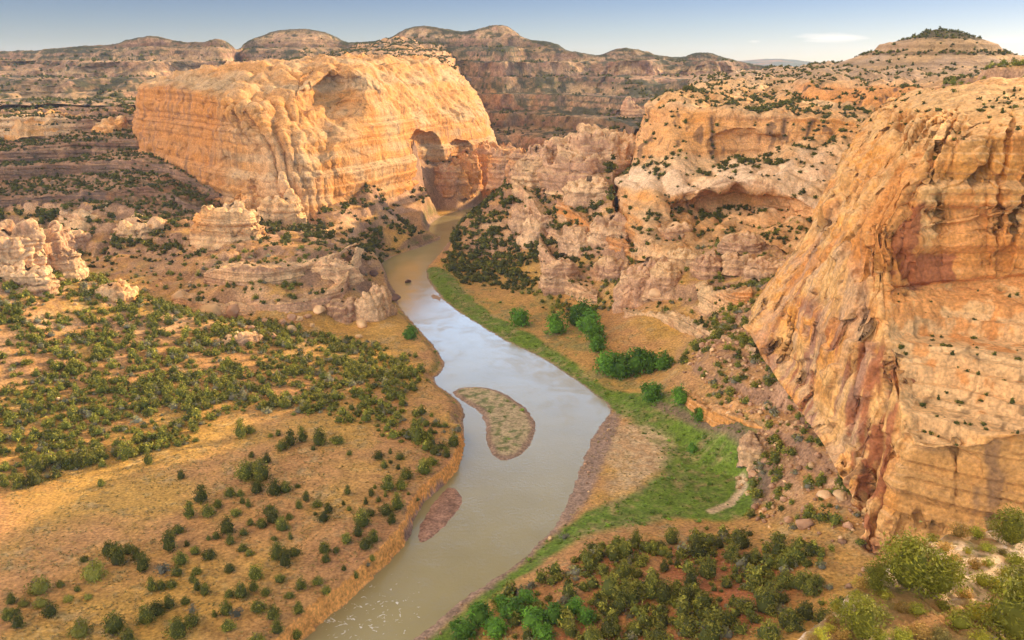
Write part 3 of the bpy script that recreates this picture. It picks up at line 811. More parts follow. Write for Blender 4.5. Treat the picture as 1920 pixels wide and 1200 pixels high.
def build_far_ridge():
    sky = [(1200, 122), (1340, 119), (1400, 111), (1440, 109), (1500, 113), (1560, 120), (1640, 124), (1900, 122), (2200, 120)]
    rows = [[(x, y + 3, 9500) for x, y in sky], [(x, y, 9000) for x, y in sky], [(x, y + 8, 8200) for x, y in sky], [(x, y + 22, 7000) for x, y in sky]]
    P, U, V = loft(rows, 3, .3, .1)
    P = P + grid_normals(P) * (40 * fbm(P, 500, 4, seed=141))[..., None]
    Cc = mix(np.broadcast_to(np.array([.10, .12, .09]), P.shape), PINK * .6, sstep(-.1, .3, fbm(P, 300, 3, (1, 1, .2), 142)))
    o = grid_mesh('far_ridge', P, Cc, M_FAR)
    tag(o, 'low blue wooded ridge on the far horizon at right', 'ridge', kind='structure')
build_far_ridge()

# ------------------------------------------------------------------ the ledge at the photographer's feet
def build_ledge():
    def lz(px, py, z):
        return ('w', *at_z(px, py, z))
    rim = [(1400, 1290, 141), (1470, 1212, 141), (1520, 1172, 140.5), (1575, 1122, 140), (1660, 1060, 139), (1715, 1006, 138), (1830, 985, 136), (1950, 972, 134), (2250, 960, 130)]
    rows = [[], [], [], [], []]
    for k, (x, y, z) in enumerate(rim):
        p = at_z(x, y, z)
        rows[0].append(('w', p[0] - 4, p[1] + 8, z - 26)); rows[1].append(('w', p[0] - 1, p[1] + 1.5, z - 5)); rows[2].append(('w', *p))
        q = np.array([p[0] * .92 + 3, p[1] * .72, z + 1.0]); rows[3].append(('w', *q))
        rows[4].append(('w', p[0] * .85 + 6, p[1] * .38, z + 2))
    ctrl = rows
    P, U, V = loft(ctrl, 2.0, .25, .06, minv=14)
    N = grid_normals(P)
    s = np.sign(N[..., 2].mean())
    N = N * s
    P = P + np.array([0, 0, 1]) * (1.3 * fbm(P, 14, 4, seed=151) + .8 * fbm(P, 6, 3, seed=152, kind='billow'))[..., None]
    hh = P[..., 2] + .8 * fbm(P, 12, 3, seed=153)
    f = hh / 2.4; ff = f - np.floor(f)
    P[..., 2] += ((np.floor(f) + sstep(.5, .95, ff)) * 2.4 - hh) * .6
    N = grid_normals(P); N = N * np.sign(N[..., 2:3])
    a = fbm(P, 7, 4, seed=154)
    Cc = mix(np.broadcast_to(np.array([.30, .16, .06]), P.shape), np.array([.36, .24, .09]), sstep(-.2, .3, a))
    Cc = mix(Cc, np.array([.64, .45, .27]), sstep(.02, .2, fbm(P, 8, 3, seed=155) + .5 * (1 - N[..., 2])))
    Cc = mix(Cc, np.array([.16, .14, .04]), .7 * sstep(.1, .3, fbm(P, 1.5, 3, seed=156)))
    o = grid_mesh('rim_ledge', P, Cc, earth_material('ledge_soil', 1.6, (.7, 1.25), .6, 2.5, .3))
    tag(o, 'near rocky rim ledge with sand and scrub in the bottom right corner', 'ledge', kind='structure')
    scatter_src.append(('ledge', P, N, U, V))
build_ledge()

# ------------------------------------------------------------------ layered benches in the bay left of the butte
def build_benches():
    px = [-160, -60, 0, 60, 110, 150, 200, 255, 310, 390, 475]
    ys = [  # one row per bed edge: y and distance for each column
        [(205, 1600)] * 7 + [(203, 1600), (203, 1600), (203, 1600), (203, 1600)],
        [(232, 1330), (226, 1335), (222, 1340), (217, 1345), (214, 1350), (228, 1335), (222, 1340), (213, 1345), (214, 1350), (216, 1360), (218, 1370)],
        [(262, 1300), (262, 1300), (260, 1300), (258, 1300), (250, 1305), (246, 1310), (240, 1310), (236, 1310), (236, 1310), (236, 1310), (236, 1310)],
        [(285, 1235), (283, 1235), (280, 1238), (276, 1240), (271, 1243), (266, 1245), (262, 1245), (258, 1240), (262, 1235), (270, 1235), (280, 1235)],
        [(300, 1222), (298, 1222), (298, 1222), (300, 1215), (298, 1220), (290, 1225), (284, 1228), (272, 1228), (274, 1220), (280, 1220), (290, 1220)],
        [(318, 1150), (316, 1150), (312, 1155), (310, 1158), (306, 1160), (302, 1162), (300, 1160), (298, 1150), (304, 1118), (348, 1040), (396, 972)],
        [(338, 1135), (336, 1135), (336, 1135), (332, 1140), (326, 1145), (322, 1148), (318, 1148), (314, 1138), (318, 1106), (362, 1028), (412, 962)],
        [(375, 1030), (374, 1030), (372, 1030), (368, 1032), (364, 1035), (358, 1035), (352, 1035), (350, 1025), (358, 1000), (392, 950), (428, 915)],
        [(392, 1018), (390, 1018), (388, 1018), (384, 1022), (378, 1025), (372, 1026), (366, 1026), (364, 1016), (372, 992), (406, 940), (442, 905)],
        [(420, 930), (420, 930), (418, 930), (416, 928), (412, 925), (404, 925), (402, 925), (404, 920), (412, 905), (440, 870), (470, 830)],
        [(440, 925), (440, 925), (438, 925), (436, 925), (432, 922), (424, 922), (422, 922), (424, 915), (432, 900), (460, 865), (490, 825)],
    ]
    for f_ in (2, 4, 6, 8):
        ys[f_] = [(y + 4, ys[f_ - 1][q_][1] - 3.0) for q_, (y, d) in enumerate(ys[f_])]
    ctrl = [[(x, y, d) for x, (y, d) in zip(px, row)] for row in ys]
    P, U, V = loft(ctrl, 1.5, .3, .03, minv=14)
    w = sstep(.8, 1.2, V) * sstep(10, 9, V)
    P = P + np.stack([0 * w, w * 22 * fbm(P, 75, 3, (1, 1, 3), 161), w * 3 * fbm(P, 40, 3, seed=162)], -1)
    hh = P[..., 2] + 4 * fbm(P, 90, 3, seed=163)
    for per, k in ((5.2, .6), (2.3, .5)):
        f = hh / per; ff = f - np.floor(f)
        dz = ((np.floor(f) + sstep(.55, .96, ff)) * per - hh) * k * w
        P[..., 2] += dz; hh = hh + dz
    Q, N, hz = cliff_shape(P, 1.5, 40, 2.6, 5, 1.5, 22, .5, 165, 2.2, 16)
    Cc = rock_colour(Q, N, hz, 165, PINK * np.array([.46, .40, .40]), PINK * .75, .5, .6, ledge_veg=.65, pink=.3, dust=.12)  # dark rock, darkened further to hold the bay's shade
    Cc = mix(Cc, CREAM * 1.1, .8 * sstep(2.2, 1.6, V) * sstep(5.2, 3.8, U))  # cream here paints sunlight onto the left end of the top rim
    Cc = mix(Cc, VARN_SHADE * 2.0, .75 * sstep(.35, .65, 1 - np.abs(N[..., 2])) * sstep(2.5, 4, V) * sstep(-.2, .2, fbm(Q, 45, 2, seed=166)))  # varnish on steep faces, doubling as painted shade of the ledges
    CARVE.append(('rock_benches', Q, N, U, V))
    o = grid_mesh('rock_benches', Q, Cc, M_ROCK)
    tag(o, 'dark layered rock benches in the shaded bay left of the golden butte', 'cliff', kind='structure')
    scatter_src.append(('benches', Q, N, U, V))
build_benches()

def build_shoulder():
    px = [520, 580, 640, 700, 750, 800, 840, 872, 905, 932]
    yt = [[114, 106, 92, 76, 70, 76, 84, 96, 140, 200], [118, 110, 100, 92, 90, 94, 104, 124, 172, 222], [122, 116, 108, 104, 106, 108, 122, 146, 194, 238], [132, 126, 120, 120, 124, 136, 150, 172, 214, 252], [165, 160, 160, 165, 170, 185, 200, 215, 240, 268]]
    dd = [2500, 2150, 1900, 1740, 1640]
    rows = [[(x + (10 * (4 - r) if i > 6 else 0) * -.6, yt[r][i], dd[r] - 0 * i) for i, x in enumerate(px)] for r in range(5)]
    P, U, V = loft(rows, 1.4, .25, .08, minv=16)
    w = sstep(0, .5, V)
    P = P + np.stack([0 * w, 60 * w * fbm(P, 190, 3, (1, 1, 4), 181, 'ridge'), 0 * w], -1)
    hh = P[..., 2] + 6 * fbm(P, 150, 3, seed=182)
    for per, k in ((19., .85), (7., .7)):
        f = hh / per; ff = f - np.floor(f)
        dz = ((np.floor(f) + sstep(.5, .95, ff)) * per - hh) * k
        P[..., 2] += dz; hh = hh + dz
    Q, N, hz = cliff_shape(P, 4, 80, 1.6, 8, 2.0, 30, .5, 183, 3.5, 30)
    Cc = rock_colour(Q, N, hz, 183, GOLD * .85, PINK * .85, .5, .3, pink=.35, dust=.3)
    v = fbm(Q, 24, 3, seed=186) + .5 * fbm(Q, 120, 2, seed=187)
    Cc = mix(Cc, SCRUB, .8 * sstep(.45, .75, np.abs(N[..., 2])) * sstep(-.05, .2, v))
    CARVE.append(('rock_shoulder', Q, N, U, V))
    o = grid_mesh('rock_shoulder', Q, Cc, M_ROCK)
    tag(o, 'stepped golden rock shoulder climbing from the butte to the skyline mesas', 'cliff', kind='structure')
    scatter_src.append(('terraces', Q, N, U, V * 0 + 2.5))
build_shoulder()

# ------------------------------------------------------------------ the ground gives way to the rock standing on it
_low = np.full(X.shape, 1e9)
for nm, Q, N, U, V in CARVE:
    q_ = Q[V <= V.max() - 1.0] if nm == 'skirted' else Q.reshape(-1, 3)
    q_ = q_[(q_[:, 1] > 75) & (q_[:, 1] < 2290)]
    r_ = np.round(np.interp(q_[:, 1], yy, np.arange(NR))).astype(int)
    c_ = np.round(np.interp(q_[:, 0] / (q_[:, 1] + 40), tt, np.arange(NC))).astype(int)
    ok = (c_ > 0) & (c_ < NC - 1)
    np.minimum.at(_low, (r_[ok], c_[ok]), q_[ok, 2])
for _ in range(9):               # close pinholes
    pad = np.pad(_low, 1, constant_values=1e9)
    nb = np.min([pad[a_:a_ + NR, b_:b_ + NC] for a_ in range(3) for b_ in range(3)], axis=0)
    cnt = np.sum([pad[a_:a_ + NR, b_:b_ + NC] < 1e8 for a_ in range(3) for b_ in range(3)], axis=0)
    _low = np.where((_low > 1e8) & (cnt >= 4), nb, _low)
for _ in range(2):               # stay under overhangs too
    pad = np.pad(_low, 1, constant_values=1e9)
    nb = np.min([pad[a_:a_ + NR, b_:b_ + NC] for a_ in range(3) for b_ in range(3)], axis=0)
    _low = np.where(_low < 1e8, nb, _low)
Zg = np.minimum(Zg, _low - 1.0)

GP = np.stack([X, Y, Zg], -1)

def ground_z(x, y):
    r = np.interp(y, yy, np.arange(NR)); t = np.interp(x / (y + 40), tt, np.arange(NC))
    i, j = int(min(r, NR - 2)), int(min(t, NC - 2))
    a, b = r - i, t - j
    return float((Zg[i, j] * (1 - b) + Zg[i, j + 1] * b) * (1 - a) + (Zg[i + 1, j] * (1 - b) + Zg[i + 1, j + 1] * b) * a)

def ground_at(px, py, zmax=110):
    r = ray(float(px), float(py))
    t0 = (zmax - CAMZ) / r[2]
    t1 = (-2 - CAMZ) / r[2]
    for t in np.linspace(t0, t1, 400):
        p = np.array([0, 0, CAMZ]) + r * t
        if ground_z(p[0], p[1]) >= p[2]:
            return np.array([p[0], p[1], ground_z(p[0], p[1])])
    return at_z(px, py, 5)

# ground colours
GN = grid_normals(GP)
GN = GN * np.sign(GN[..., 2:3])
n20 = fbm(P2, 20, 4, seed=21); n5 = fbm(P2, 5, 3, seed=22); n60 = fbm(P2, 70, 3, seed=23)
SOILC = np.array([0.44, 0.225, 0.08]); DRY = np.array([0.47, 0.265, 0.06]); RED = np.array([0.40, 0.15, 0.06]); PALE = np.array([0.54, 0.385, 0.215])
GRASS = np.array([0.115, 0.20, 0.014]); OLIVE = np.array([0.15, 0.16, 0.04]); GRAV = np.array([0.29, 0.19, 0.125])
C = mix(np.broadcast_to(SOILC, GP.shape), DRY, sstep(-.25, .3, n60 + .4 * n20))
C = mix(C, PALE, .35 * sstep(.1, .5, n20 + .5 * n5))
C = mix(C, np.array([.2, .17, .07]), .45 * sstep(.1, .45, n5 + .3 * n20))
slope = 1 - GN[..., 2]
Pz = GP
rc = rock_colour(GP, GN, hz, 31, CREAM * np.array([.86, .8, .8]), PINK, .45, .35, pink=.55, dust=.1)
rc = mix(rc, np.array([.25, .135, .07]), .8 * sstep(-.25, .12, fbm(P2, 34, 4, seed=26)))
rc = mix(rc, np.array([.22, .13, .08]), .6 * ((X < -60) & (Y > 690)) * sstep(-.2, .2, fbm(P2, 50, 3, seed=27)))
C = mix(C, rc, np.maximum(sstep(.10, .3, slope), rough * sstep(-.05, .25, fbm(P2, 24, 3, seed=25) + .1)))
def zone(poly, z, width, amp=5.0, nz=n20):
    d = sdf(X, Y, smooth_poly(ground_poly(poly, z), 1)) + amp * nz
    return sstep(width, -width, d)
z_green = zone([(798, 498), (835, 500), (870, 540), (905, 575), (955, 605), (1020, 640), (1090, 690), (1150, 730), (1240, 755), (1310, 790), (1375, 830), (1425, 880), (1435, 930), (1390, 980),
                (1300, 965), (1200, 990), (1110, 1005), (1040, 1040), (960, 1090), (900, 1130), (880, 1180), (800, 1260), (740, 1260), (830, 1165), (930, 1088), (1010, 1020), (1060, 985), (1110, 948), (1200, 915), (1255, 870), (1215, 815), (1150, 768), (1110, 735), (1010, 668), (950, 645), (850, 580), (800, 520)], 2, 3.0, 6)
C = mix(C, mix(np.broadcast_to(GRASS, C.shape), OLIVE, sstep(-.25, .3, n20 + n5 * .8)) * (1 + .5 * n5 + .4 * n20)[..., None], z_green * .95 * (1 - .45 * sstep(.2, .4, n5 + .6 * n20)))
z_mead = zone([(850, 505), (1000, 530), (1100, 600), (1160, 700), (1300, 760), (1200, 770), (1080, 690), (960, 610), (870, 545)], 5, 8)
C = mix(C, mix(np.broadcast_to(DRY * np.array([.95, .95, 1]), C.shape), OLIVE, sstep(-.1, .3, n20 + .4 * n5)), .6 * z_mead * (1 - z_green))
z_sand = zone([(1150, 790), (1230, 800), (1265, 840), (1230, 885), (1180, 930), (1140, 925), (1155, 880), (1130, 850)], 2, 5, 7)
C = mix(C, PALE * np.array([.95, .92, .85]), z_sand * (.5 + .5 * sstep(-.2, .2, n5)))
z_grav = zone([(1155, 765), (1165, 790), (1140, 850), (1110, 930), (1065, 985), (1020, 1020), (960, 1075), (860, 1150), (800, 1215), (740, 1215), (860, 1115), (970, 1040), (1030, 1000), (1080, 900), (1110, 820)], 0, 2.5, 3, n5)
C = mix(C, GRAV * (1 + .5 * n5)[..., None], z_grav)
for pts, w in (([(1335, 952), (1370, 938), (1392, 915), (1390, 893)], 3.2),):
    d = seg_dist(X, Y, ground_poly(pts, 2.5), False) + 1.5 * n5
    C = mix(C, PALE, sstep(w, w - 2.2, d))
d = seg_dist(X, Y, ground_poly([(1230, 770), (1300, 805), (1360, 840), (1410, 880), (1430, 920), (1425, 950)], 3), False) + 2 * n5
C = mix(C, np.array([.19, .12, .075]), .85 * sstep(5, 1.5, d))
z_red = zone([(1060, 1050), (1110, 1010), (1230, 1005), (1420, 1040), (1500, 1080), (1480, 1200), (1350, 1260), (950, 1260), (1000, 1150)], 8, 8, 12)
C = mix(C, RED, z_red * sstep(-.3, .25, n20 + .3 * n60 + .15))
C = mix(C, np.array([.36, .17, .085]), .5 * (left & (Y < 420)) * sstep(40, 8, D_R))
C = mix(C, GOLD * 1.15, bluff * sstep(7, 3, D_R) * sstep(.2, .4, slope))
C = mix(C, GRAV * (1 + .6 * n5)[..., None], sstep(2.2, .3, D_R) * (1 - bluff))
# a green fringe on the left bank upstream
fr = left * sstep(9, 3, D_R) * sstep(2, 4, D_R) * sstep(440, 520, Y) * sstep(-.3, .2, n20)
C = mix(C, OLIVE * .9, fr * .8)
inI = sstep(1, -3, D_I)
CI = mix(np.broadcast_to(np.array([.40, .30, .16]), C.shape), np.array([.16, .17, .06]), sstep(-.05, .3, n5 + .4 * n20))
CI = mix(CI, GRAV, sstep(-5.5, -2.5, D_I + 1.5 * n5))
C = mix(C, CI, np.where(D_I < 3, 1.0, 0.0))
C = mix(C, GRAV * np.array([1.1, .95, .95]) * (1 + .6 * n5)[..., None], np.where((D_B < 3) & (D_R < 3), 1.0, 0.0))
C = mix(C, GRAV * 1.3, np.where((D_S < 3) & (D_R < 1), 1.0, 0.0))
GC = np.clip(C, .01, .8)
ground = grid_mesh('valley_ground', GP, GC, M_SOIL)
tag(ground, 'tan canyon floor with dry grass, slopes of rubble and low rock ledges', 'ground', kind='structure')

def ledge_band(name, pts, back, drop, label, seed, base=CREAM, second=PINK, rough=1.0, zs=None):
    """a bed of rock breaking out of a slope: rim points with height of the face in photo pixels"""
    rows = [[], [], [], []]
    for k, (x, y, dpx) in enumerate(pts):
        f_ = ground_at(x, y + dpx, 130)
        rim = at_d(x, y, f_[1] + 1.5)
        hh_ = max(rim[2] - f_[2], 1.0)
        bk = rim + np.array([back[0] * .1, max(hh_ * 2.6 + 6, 48 if x < 700 else 26), -hh_ * .25 - 1])
        gz = ground_z(bk[0], bk[1])
        bk[2] = min(max(gz + .2, rim[2] - hh_ * .8), rim[2] + hh_ * .5)
        rows[0].append(('w', *bk)); rows[1].append(('w', *rim)); rows[2].append(('w', *(f_ + np.array([0, -1, 0])))); rows[3].append(('w', *f_))
    P, U, V = loft(rows, 1.2, .3, .06, minv=10, skirt=8)
    Q, N, hz = cliff_shape(P, 1.2 * rough, 20, .9 * rough, 3.0, 1.6 * rough, 10, .35, seed, 1.6 * rough, 9, 2)
    Cc = rock_colour(Q, N, hz, seed, base, second, .4, .2, ledge_veg=.35, pink=.3)
    o = grid_mesh(name, Q, Cc, M_ROCK)
    tag(o, label, 'rock ledge', kind='structure')
    scatter_src.append(('band', Q, N, U, V))
ledge_band('rock_ledge', [(325, 556, 16), (390, 572, 18), (450, 570, 20), (520, 571, 18), (580, 563, 20), (625, 545, 34), (650, 515, 46), (662, 485, 46), (668, 462, 36)], (-10, -26, 35), (4, 3),
           'pale curved rock ledge wrapping the bench above the river bend', 171, PINK * 1.12, CREAM, zs=None)
ledge_band('rock_ledge', [(380, 512, 20), (405, 506, 28), (440, 498, 36), (500, 500, 34), (560, 500, 26), (620, 482, 26), (655, 462, 18)], (6, -20, 28), (2, 4),
           'rounded white slickrock shelf in the middle of the bench', 172, CREAM * 1.1, PINK, zs=None)
ledge_band('rock_ledge', [(1042, 372, 30), (1075, 395, 26), (1110, 425, 30), (1150, 448, 26), (1195, 466, 16), (1260, 470, 14)], (20, -14, 25), (-6, 4), 'orange sided rock rib slanting down the right slope', 173, PINK, ORANGE)
ledge_band('rock_ledge', [(960, 330, 30), (990, 362, 34), (1010, 395, 30), (1030, 425, 26), (1060, 450, 18)], (26, -10, 25), (-8, 4), 'pink rock rib stepping down to the wooded river slope', 174, PINK * 1.1, CREAM)
ledge_band('rock_ledge', [(1010, 455, 30), (1035, 480, 40), (1055, 510, 40), (1085, 540, 26), (1120, 555, 14)], (24, -12, 22), (-6, 4), 'broken pale rock rib above the dry meadow', 175, PINK * 1.1, CREAM)
ledge_band('rock_ledge', [(1308, 548, 30), (1340, 552, 34), (1375, 548, 34), (1410, 540, 20)], (8, -14, 20), (-2, 3), 'white topped rock ledge with orange face near the nose of the tall cliff', 176, CREAM, ORANGE * 1.1)
ledge_band('rock_ledge', [(1282, 742, 14), (1310, 762, 26), (1345, 776, 24), (1390, 782, 16), (1430, 790, 8)], (8, -12, 14), (-2, 2), 'low orange cut ledge at the foot of the right talus', 177, GOLD, ORANGE)
ledge_band('rock_ledge', [(1170, 585, 10), (1250, 590, 10), (1330, 620, 12), (1420, 660, 12)], (8, -10, 16), (0, 2), 'thin rock band crossing the slope below the nose of the cliff', 178, PINK, CREAM)

def outcrop(px, py, w, h, deep=.8, rot=0.0, base=PINK, second=CREAM, seed=1, flat=.5, label=None, cat='rock outcrop'):
    p = ground_at(px, py, 130)
    _, _, ax = project(p)
    Wd, Hh = w / FPX * ax * .5, h / FPX * ax
    n, m = int(min(220, max(40, w * 1.8))), int(min(120, max(24, h * 1.8)))
    th = np.linspace(-math.pi * .5, math.pi * 1.5, n); ph = np.linspace(0.02, 1, m)
    TH, PH = np.meshgrid(th, ph)
    r = np.clip(PH / .55, 0, 1) ** flat; r = np.minimum(r, 1) + .12 * np.clip(PH - .55, 0, 1)
    z = np.where(PH < .45, 1 - .18 * (PH / .45) ** 2, .82 * (1 - ((PH - .45) / .55) ** 1.3) - .5 * sstep(.6, 1, PH))
    cx, cy = np.cos(TH) * r * Wd, np.sin(TH) * r * Wd * deep
    ca, sa = math.cos(rot), math.sin(rot)
    P = np.stack([p[0] + cx * ca - cy * sa, p[1] + Wd * deep * .6 + cx * sa + cy * ca, p[2] + z * Hh], -1)
    k = 1 + .75 * fbm(P, Wd * .9, 4, (1, 1, 3), seed) + .2 * (P[..., 2:3][..., 0] < p[2] + Hh * .35)
    P[..., 0] = p[0] + (P[..., 0] - p[0]) * k; P[..., 1] = p[1] + (P[..., 1] - p[1]) * k
    P[..., 2] += Hh * .45 * fbm(P, Wd * .8, 3, (1, 1, 50), seed + 1) + (P[..., 0] - p[0]) * (.12 * ((seed // 7) % 3 - 1))
    sc = Wd / 14
    Q, N, hz = cliff_shape(P, 1.6 * sc, 16 * sc, (.5 + .5 * (seed % 3)) * min(1, sc), 2.4 + seed % 4, 2.2 * sc, 10 * sc, .5, seed + 2, 3.2 * sc, 9 * sc, 3.5)
    Q[:, -1] = Q[:, 0]
    Cc = rock_colour(Q, N, hz, seed + 3, base, second, .4, .2, ledge_veg=.2, pink=.3)
    o = grid_mesh('outcrop', Q, Cc, M_ROCK)
    tag(o, label or 'rounded slickrock outcrop on the canyon slope', cat, kind='structure')
    return o

WHT = CREAM * np.array([1.08, 1.08, 1.15])
for k, a in enumerate([
        (428, 452, 112, 60, .7, .1, GOLD * 1.1, CREAM), (455, 420, 90, 46, .7, .0, GOLD * 1.1, CREAM), (530, 420, 80, 50, .6, 0, GOLD, CREAM),
        (1010, 345, 80, 60, .9, .3, PINK, CREAM), (1062, 300, 90, 36, .8, .0, PINK, CREAM), (1120, 310, 120, 54, .8, .2, PINK, WHT), (1090, 345, 110, 46, .8, -.2, PINK, CREAM), (1175, 262, 100, 34, .8, 0, PINK, WHT),
        (1130, 278, 90, 30, .8, 0, PINK, CREAM), (1105, 380, 80, 34, .8, 0, PINK, WHT), (1210, 560, 90, 60, .8, .2, PINK * 1.05, CREAM), (1250, 545, 60, 46, .8, 0, CREAM, PINK), (1050, 545, 60, 56, .8, 0, PINK, WHT),
        (1010, 450, 56, 40, .8, 0, WHT, PINK), (985, 425, 46, 30, .8, 0, PINK, WHT), (1330, 520, 50, 40, .8, 0, CREAM, PINK), (1150, 520, 60, 30, .8, 0, PINK, CREAM), (1390, 510, 60, 26, .8, 0, PINK, CREAM), (1290, 500, 60, 26, .8, 0, PINK, CREAM),
        (905, 350, 46, 70, .9, 0, ORANGE * 1.1, PINK), (950, 335, 60, 50, .9, 0, ORANGE * 1.15, PINK), (875, 335, 50, 44, .9, 0, PINK, ORANGE), (930, 318, 70, 40, .9, 0, ORANGE, PINK), (845, 355, 60, 36, .9, 0, PINK, GOLD), (975, 325, 40, 40, .9, 0, PINK, ORANGE),
        (1185, 335, 76, 64, .8, 0, PINK, WHT), (1172, 405, 56, 54, .8, 0, PINK, CREAM), (1198, 262, 66, 64, .8, 0, PINK, CREAM), (1150, 450, 70, 40, .8, 0, PINK, WHT), (1090, 470, 60, 36, .8, 0, WHT, PINK), (1400, 470, 70, 22, .8, 0, WHT, PINK), (1260, 450, 70, 24, .8, 0, WHT, PINK), (1440, 520, 60, 26, .8, 0, PINK, WHT),
        (10, 505, 110, 70, .8, 0, WHT, PINK), (70, 500, 100, 60, .8, .3, WHT, PINK), (50, 540, 80, 36, .8, 0, WHT, PINK), (110, 512, 60, 40, .8, 0, WHT, PINK), (205, 560, 60, 24, .8, .4, WHT, GOLD), (30, 470, 90, 46, .8, 0, WHT, PINK),
        (620, 520, 70, 26, .8, 0, PINK, WHT), (690, 600, 50, 46, .8, 0, PINK, WHT), (715, 590, 40, 50, .8, .5, PINK, WHT), (640, 600, 60, 30, .8, 0, PINK, WHT), (440, 645, 70, 14, .6, .3, WHT, PINK), (1420, 865, 50, 40, .8, 0, CREAM, PINK),
        (210, 250, 90, 22, .8, 0, CREAM, GOLD), (60, 250, 130, 26, .8, 0, CREAM, GOLD), (150, 420, 90, 18, .7, 0, PINK, CREAM), (260, 440, 100, 18, .7, 0, PINK, CREAM), (130, 460, 50, 20, .7, 0, WHT, PINK)]):
    outcrop(a[0], a[1], a[2], a[3], a[4], a[5], a[6], a[7], 200 + 7 * k)

# ------------------------------------------------------------------ loose rock
def boulder_arrays(rngb, lv, c, n=9):
    V, F = lv
    pn = rngb.normal(size=(n + 4, 3)); pn /= np.linalg.norm(pn, axis=1)[:, None]
    pd = rngb.uniform(.55, .95, n + 4)
    dots = V @ pn.T
    r = np.min(np.where(dots > .05, pd / np.maximum(dots, .05), 9), axis=1)
    r = np.minimum(r, 1.1)
    Q = V * r[:, None] * np.array([.56, .48, .40]) * (1 + .06 * fbm(V + rngb.uniform(0, 40), .5, 2))[:, None]
    Q[:, 2] += .22
    return Q, F, np.clip(np.tile(c, (len(V), 1)) * (1 + .12 * fbm(V + rngb.uniform(0, 40), .4, 2))[:, None], .02, .8)
rb = np.random.default_rng(31)
ICO3 = None

# ------------------------------------------------------------------ plants
def foliage_material(name, rough=.8, trans=.15):
    m, t, b = node_mat(name)
    N, L = t.nodes, t.links
    at = N.new('ShaderNodeAttribute'); at.attribute_name = 'Col'
    oi = N.new('ShaderNodeObjectInfo')
    mr = N.new('ShaderNodeMapRange'); mr.inputs['To Min'].default_value = .65; mr.inputs['To Max'].default_value = 1.55
    L.new(oi.outputs['Random'], mr.inputs['Value'])
    mu = N.new('ShaderNodeMix'); mu.data_type = 'RGBA'; mu.blend_type = 'MULTIPLY'; mu.inputs['Factor'].default_value = 1
    L.new(at.outputs['Color'], mu.inputs[6]); L.new(mr.outputs[0], mu.inputs[7])
    L.new(mu.outputs[2], b.inputs['Base Color'])
    b.inputs['Roughness'].default_value = rough
    b.inputs['Specular IOR Level'].default_value = .2
    return m

M_LEAF = foliage_material('foliage')
M_BARK, _t, _b = node_mat('bark')
_b.inputs['Base Color'].default_value = (.17, .12, .085, 1); _b.inputs['Roughness'].default_value = .9
_n = _t.nodes.new('ShaderNodeTexNoise'); _n.inputs['Scale'].default_value = 9
_p = _t.nodes.new('ShaderNodeBump'); _p.inputs['Strength'].default_value = .6
_t.links.new(_n.outputs['Fac'], _p.inputs['Height']); _t.links.new(_p.outputs[0], _b.inputs['Normal'])

JUN = np.array([.066, .074, .009]); JUN2 = np.array([.21, .185, .022]); YEL = np.array([.20, .185, .028]); GREYG = np.array([.13, .12, .075]); LUSH = np.array([.06, .13, .010])

def ico(level=1):
    import bmesh
    bm = bmesh.new()
    bmesh.ops.create_icosphere(bm, subdivisions=level, radius=1)
    V = np.array([v.co[:] for v in bm.verts]); F = np.array([[v.index for v in f.verts] for f in bm.faces])
    bm.free()
    return V, F
ICO1, ICO2, ICO3 = ico(1), ico(2), ico(3)

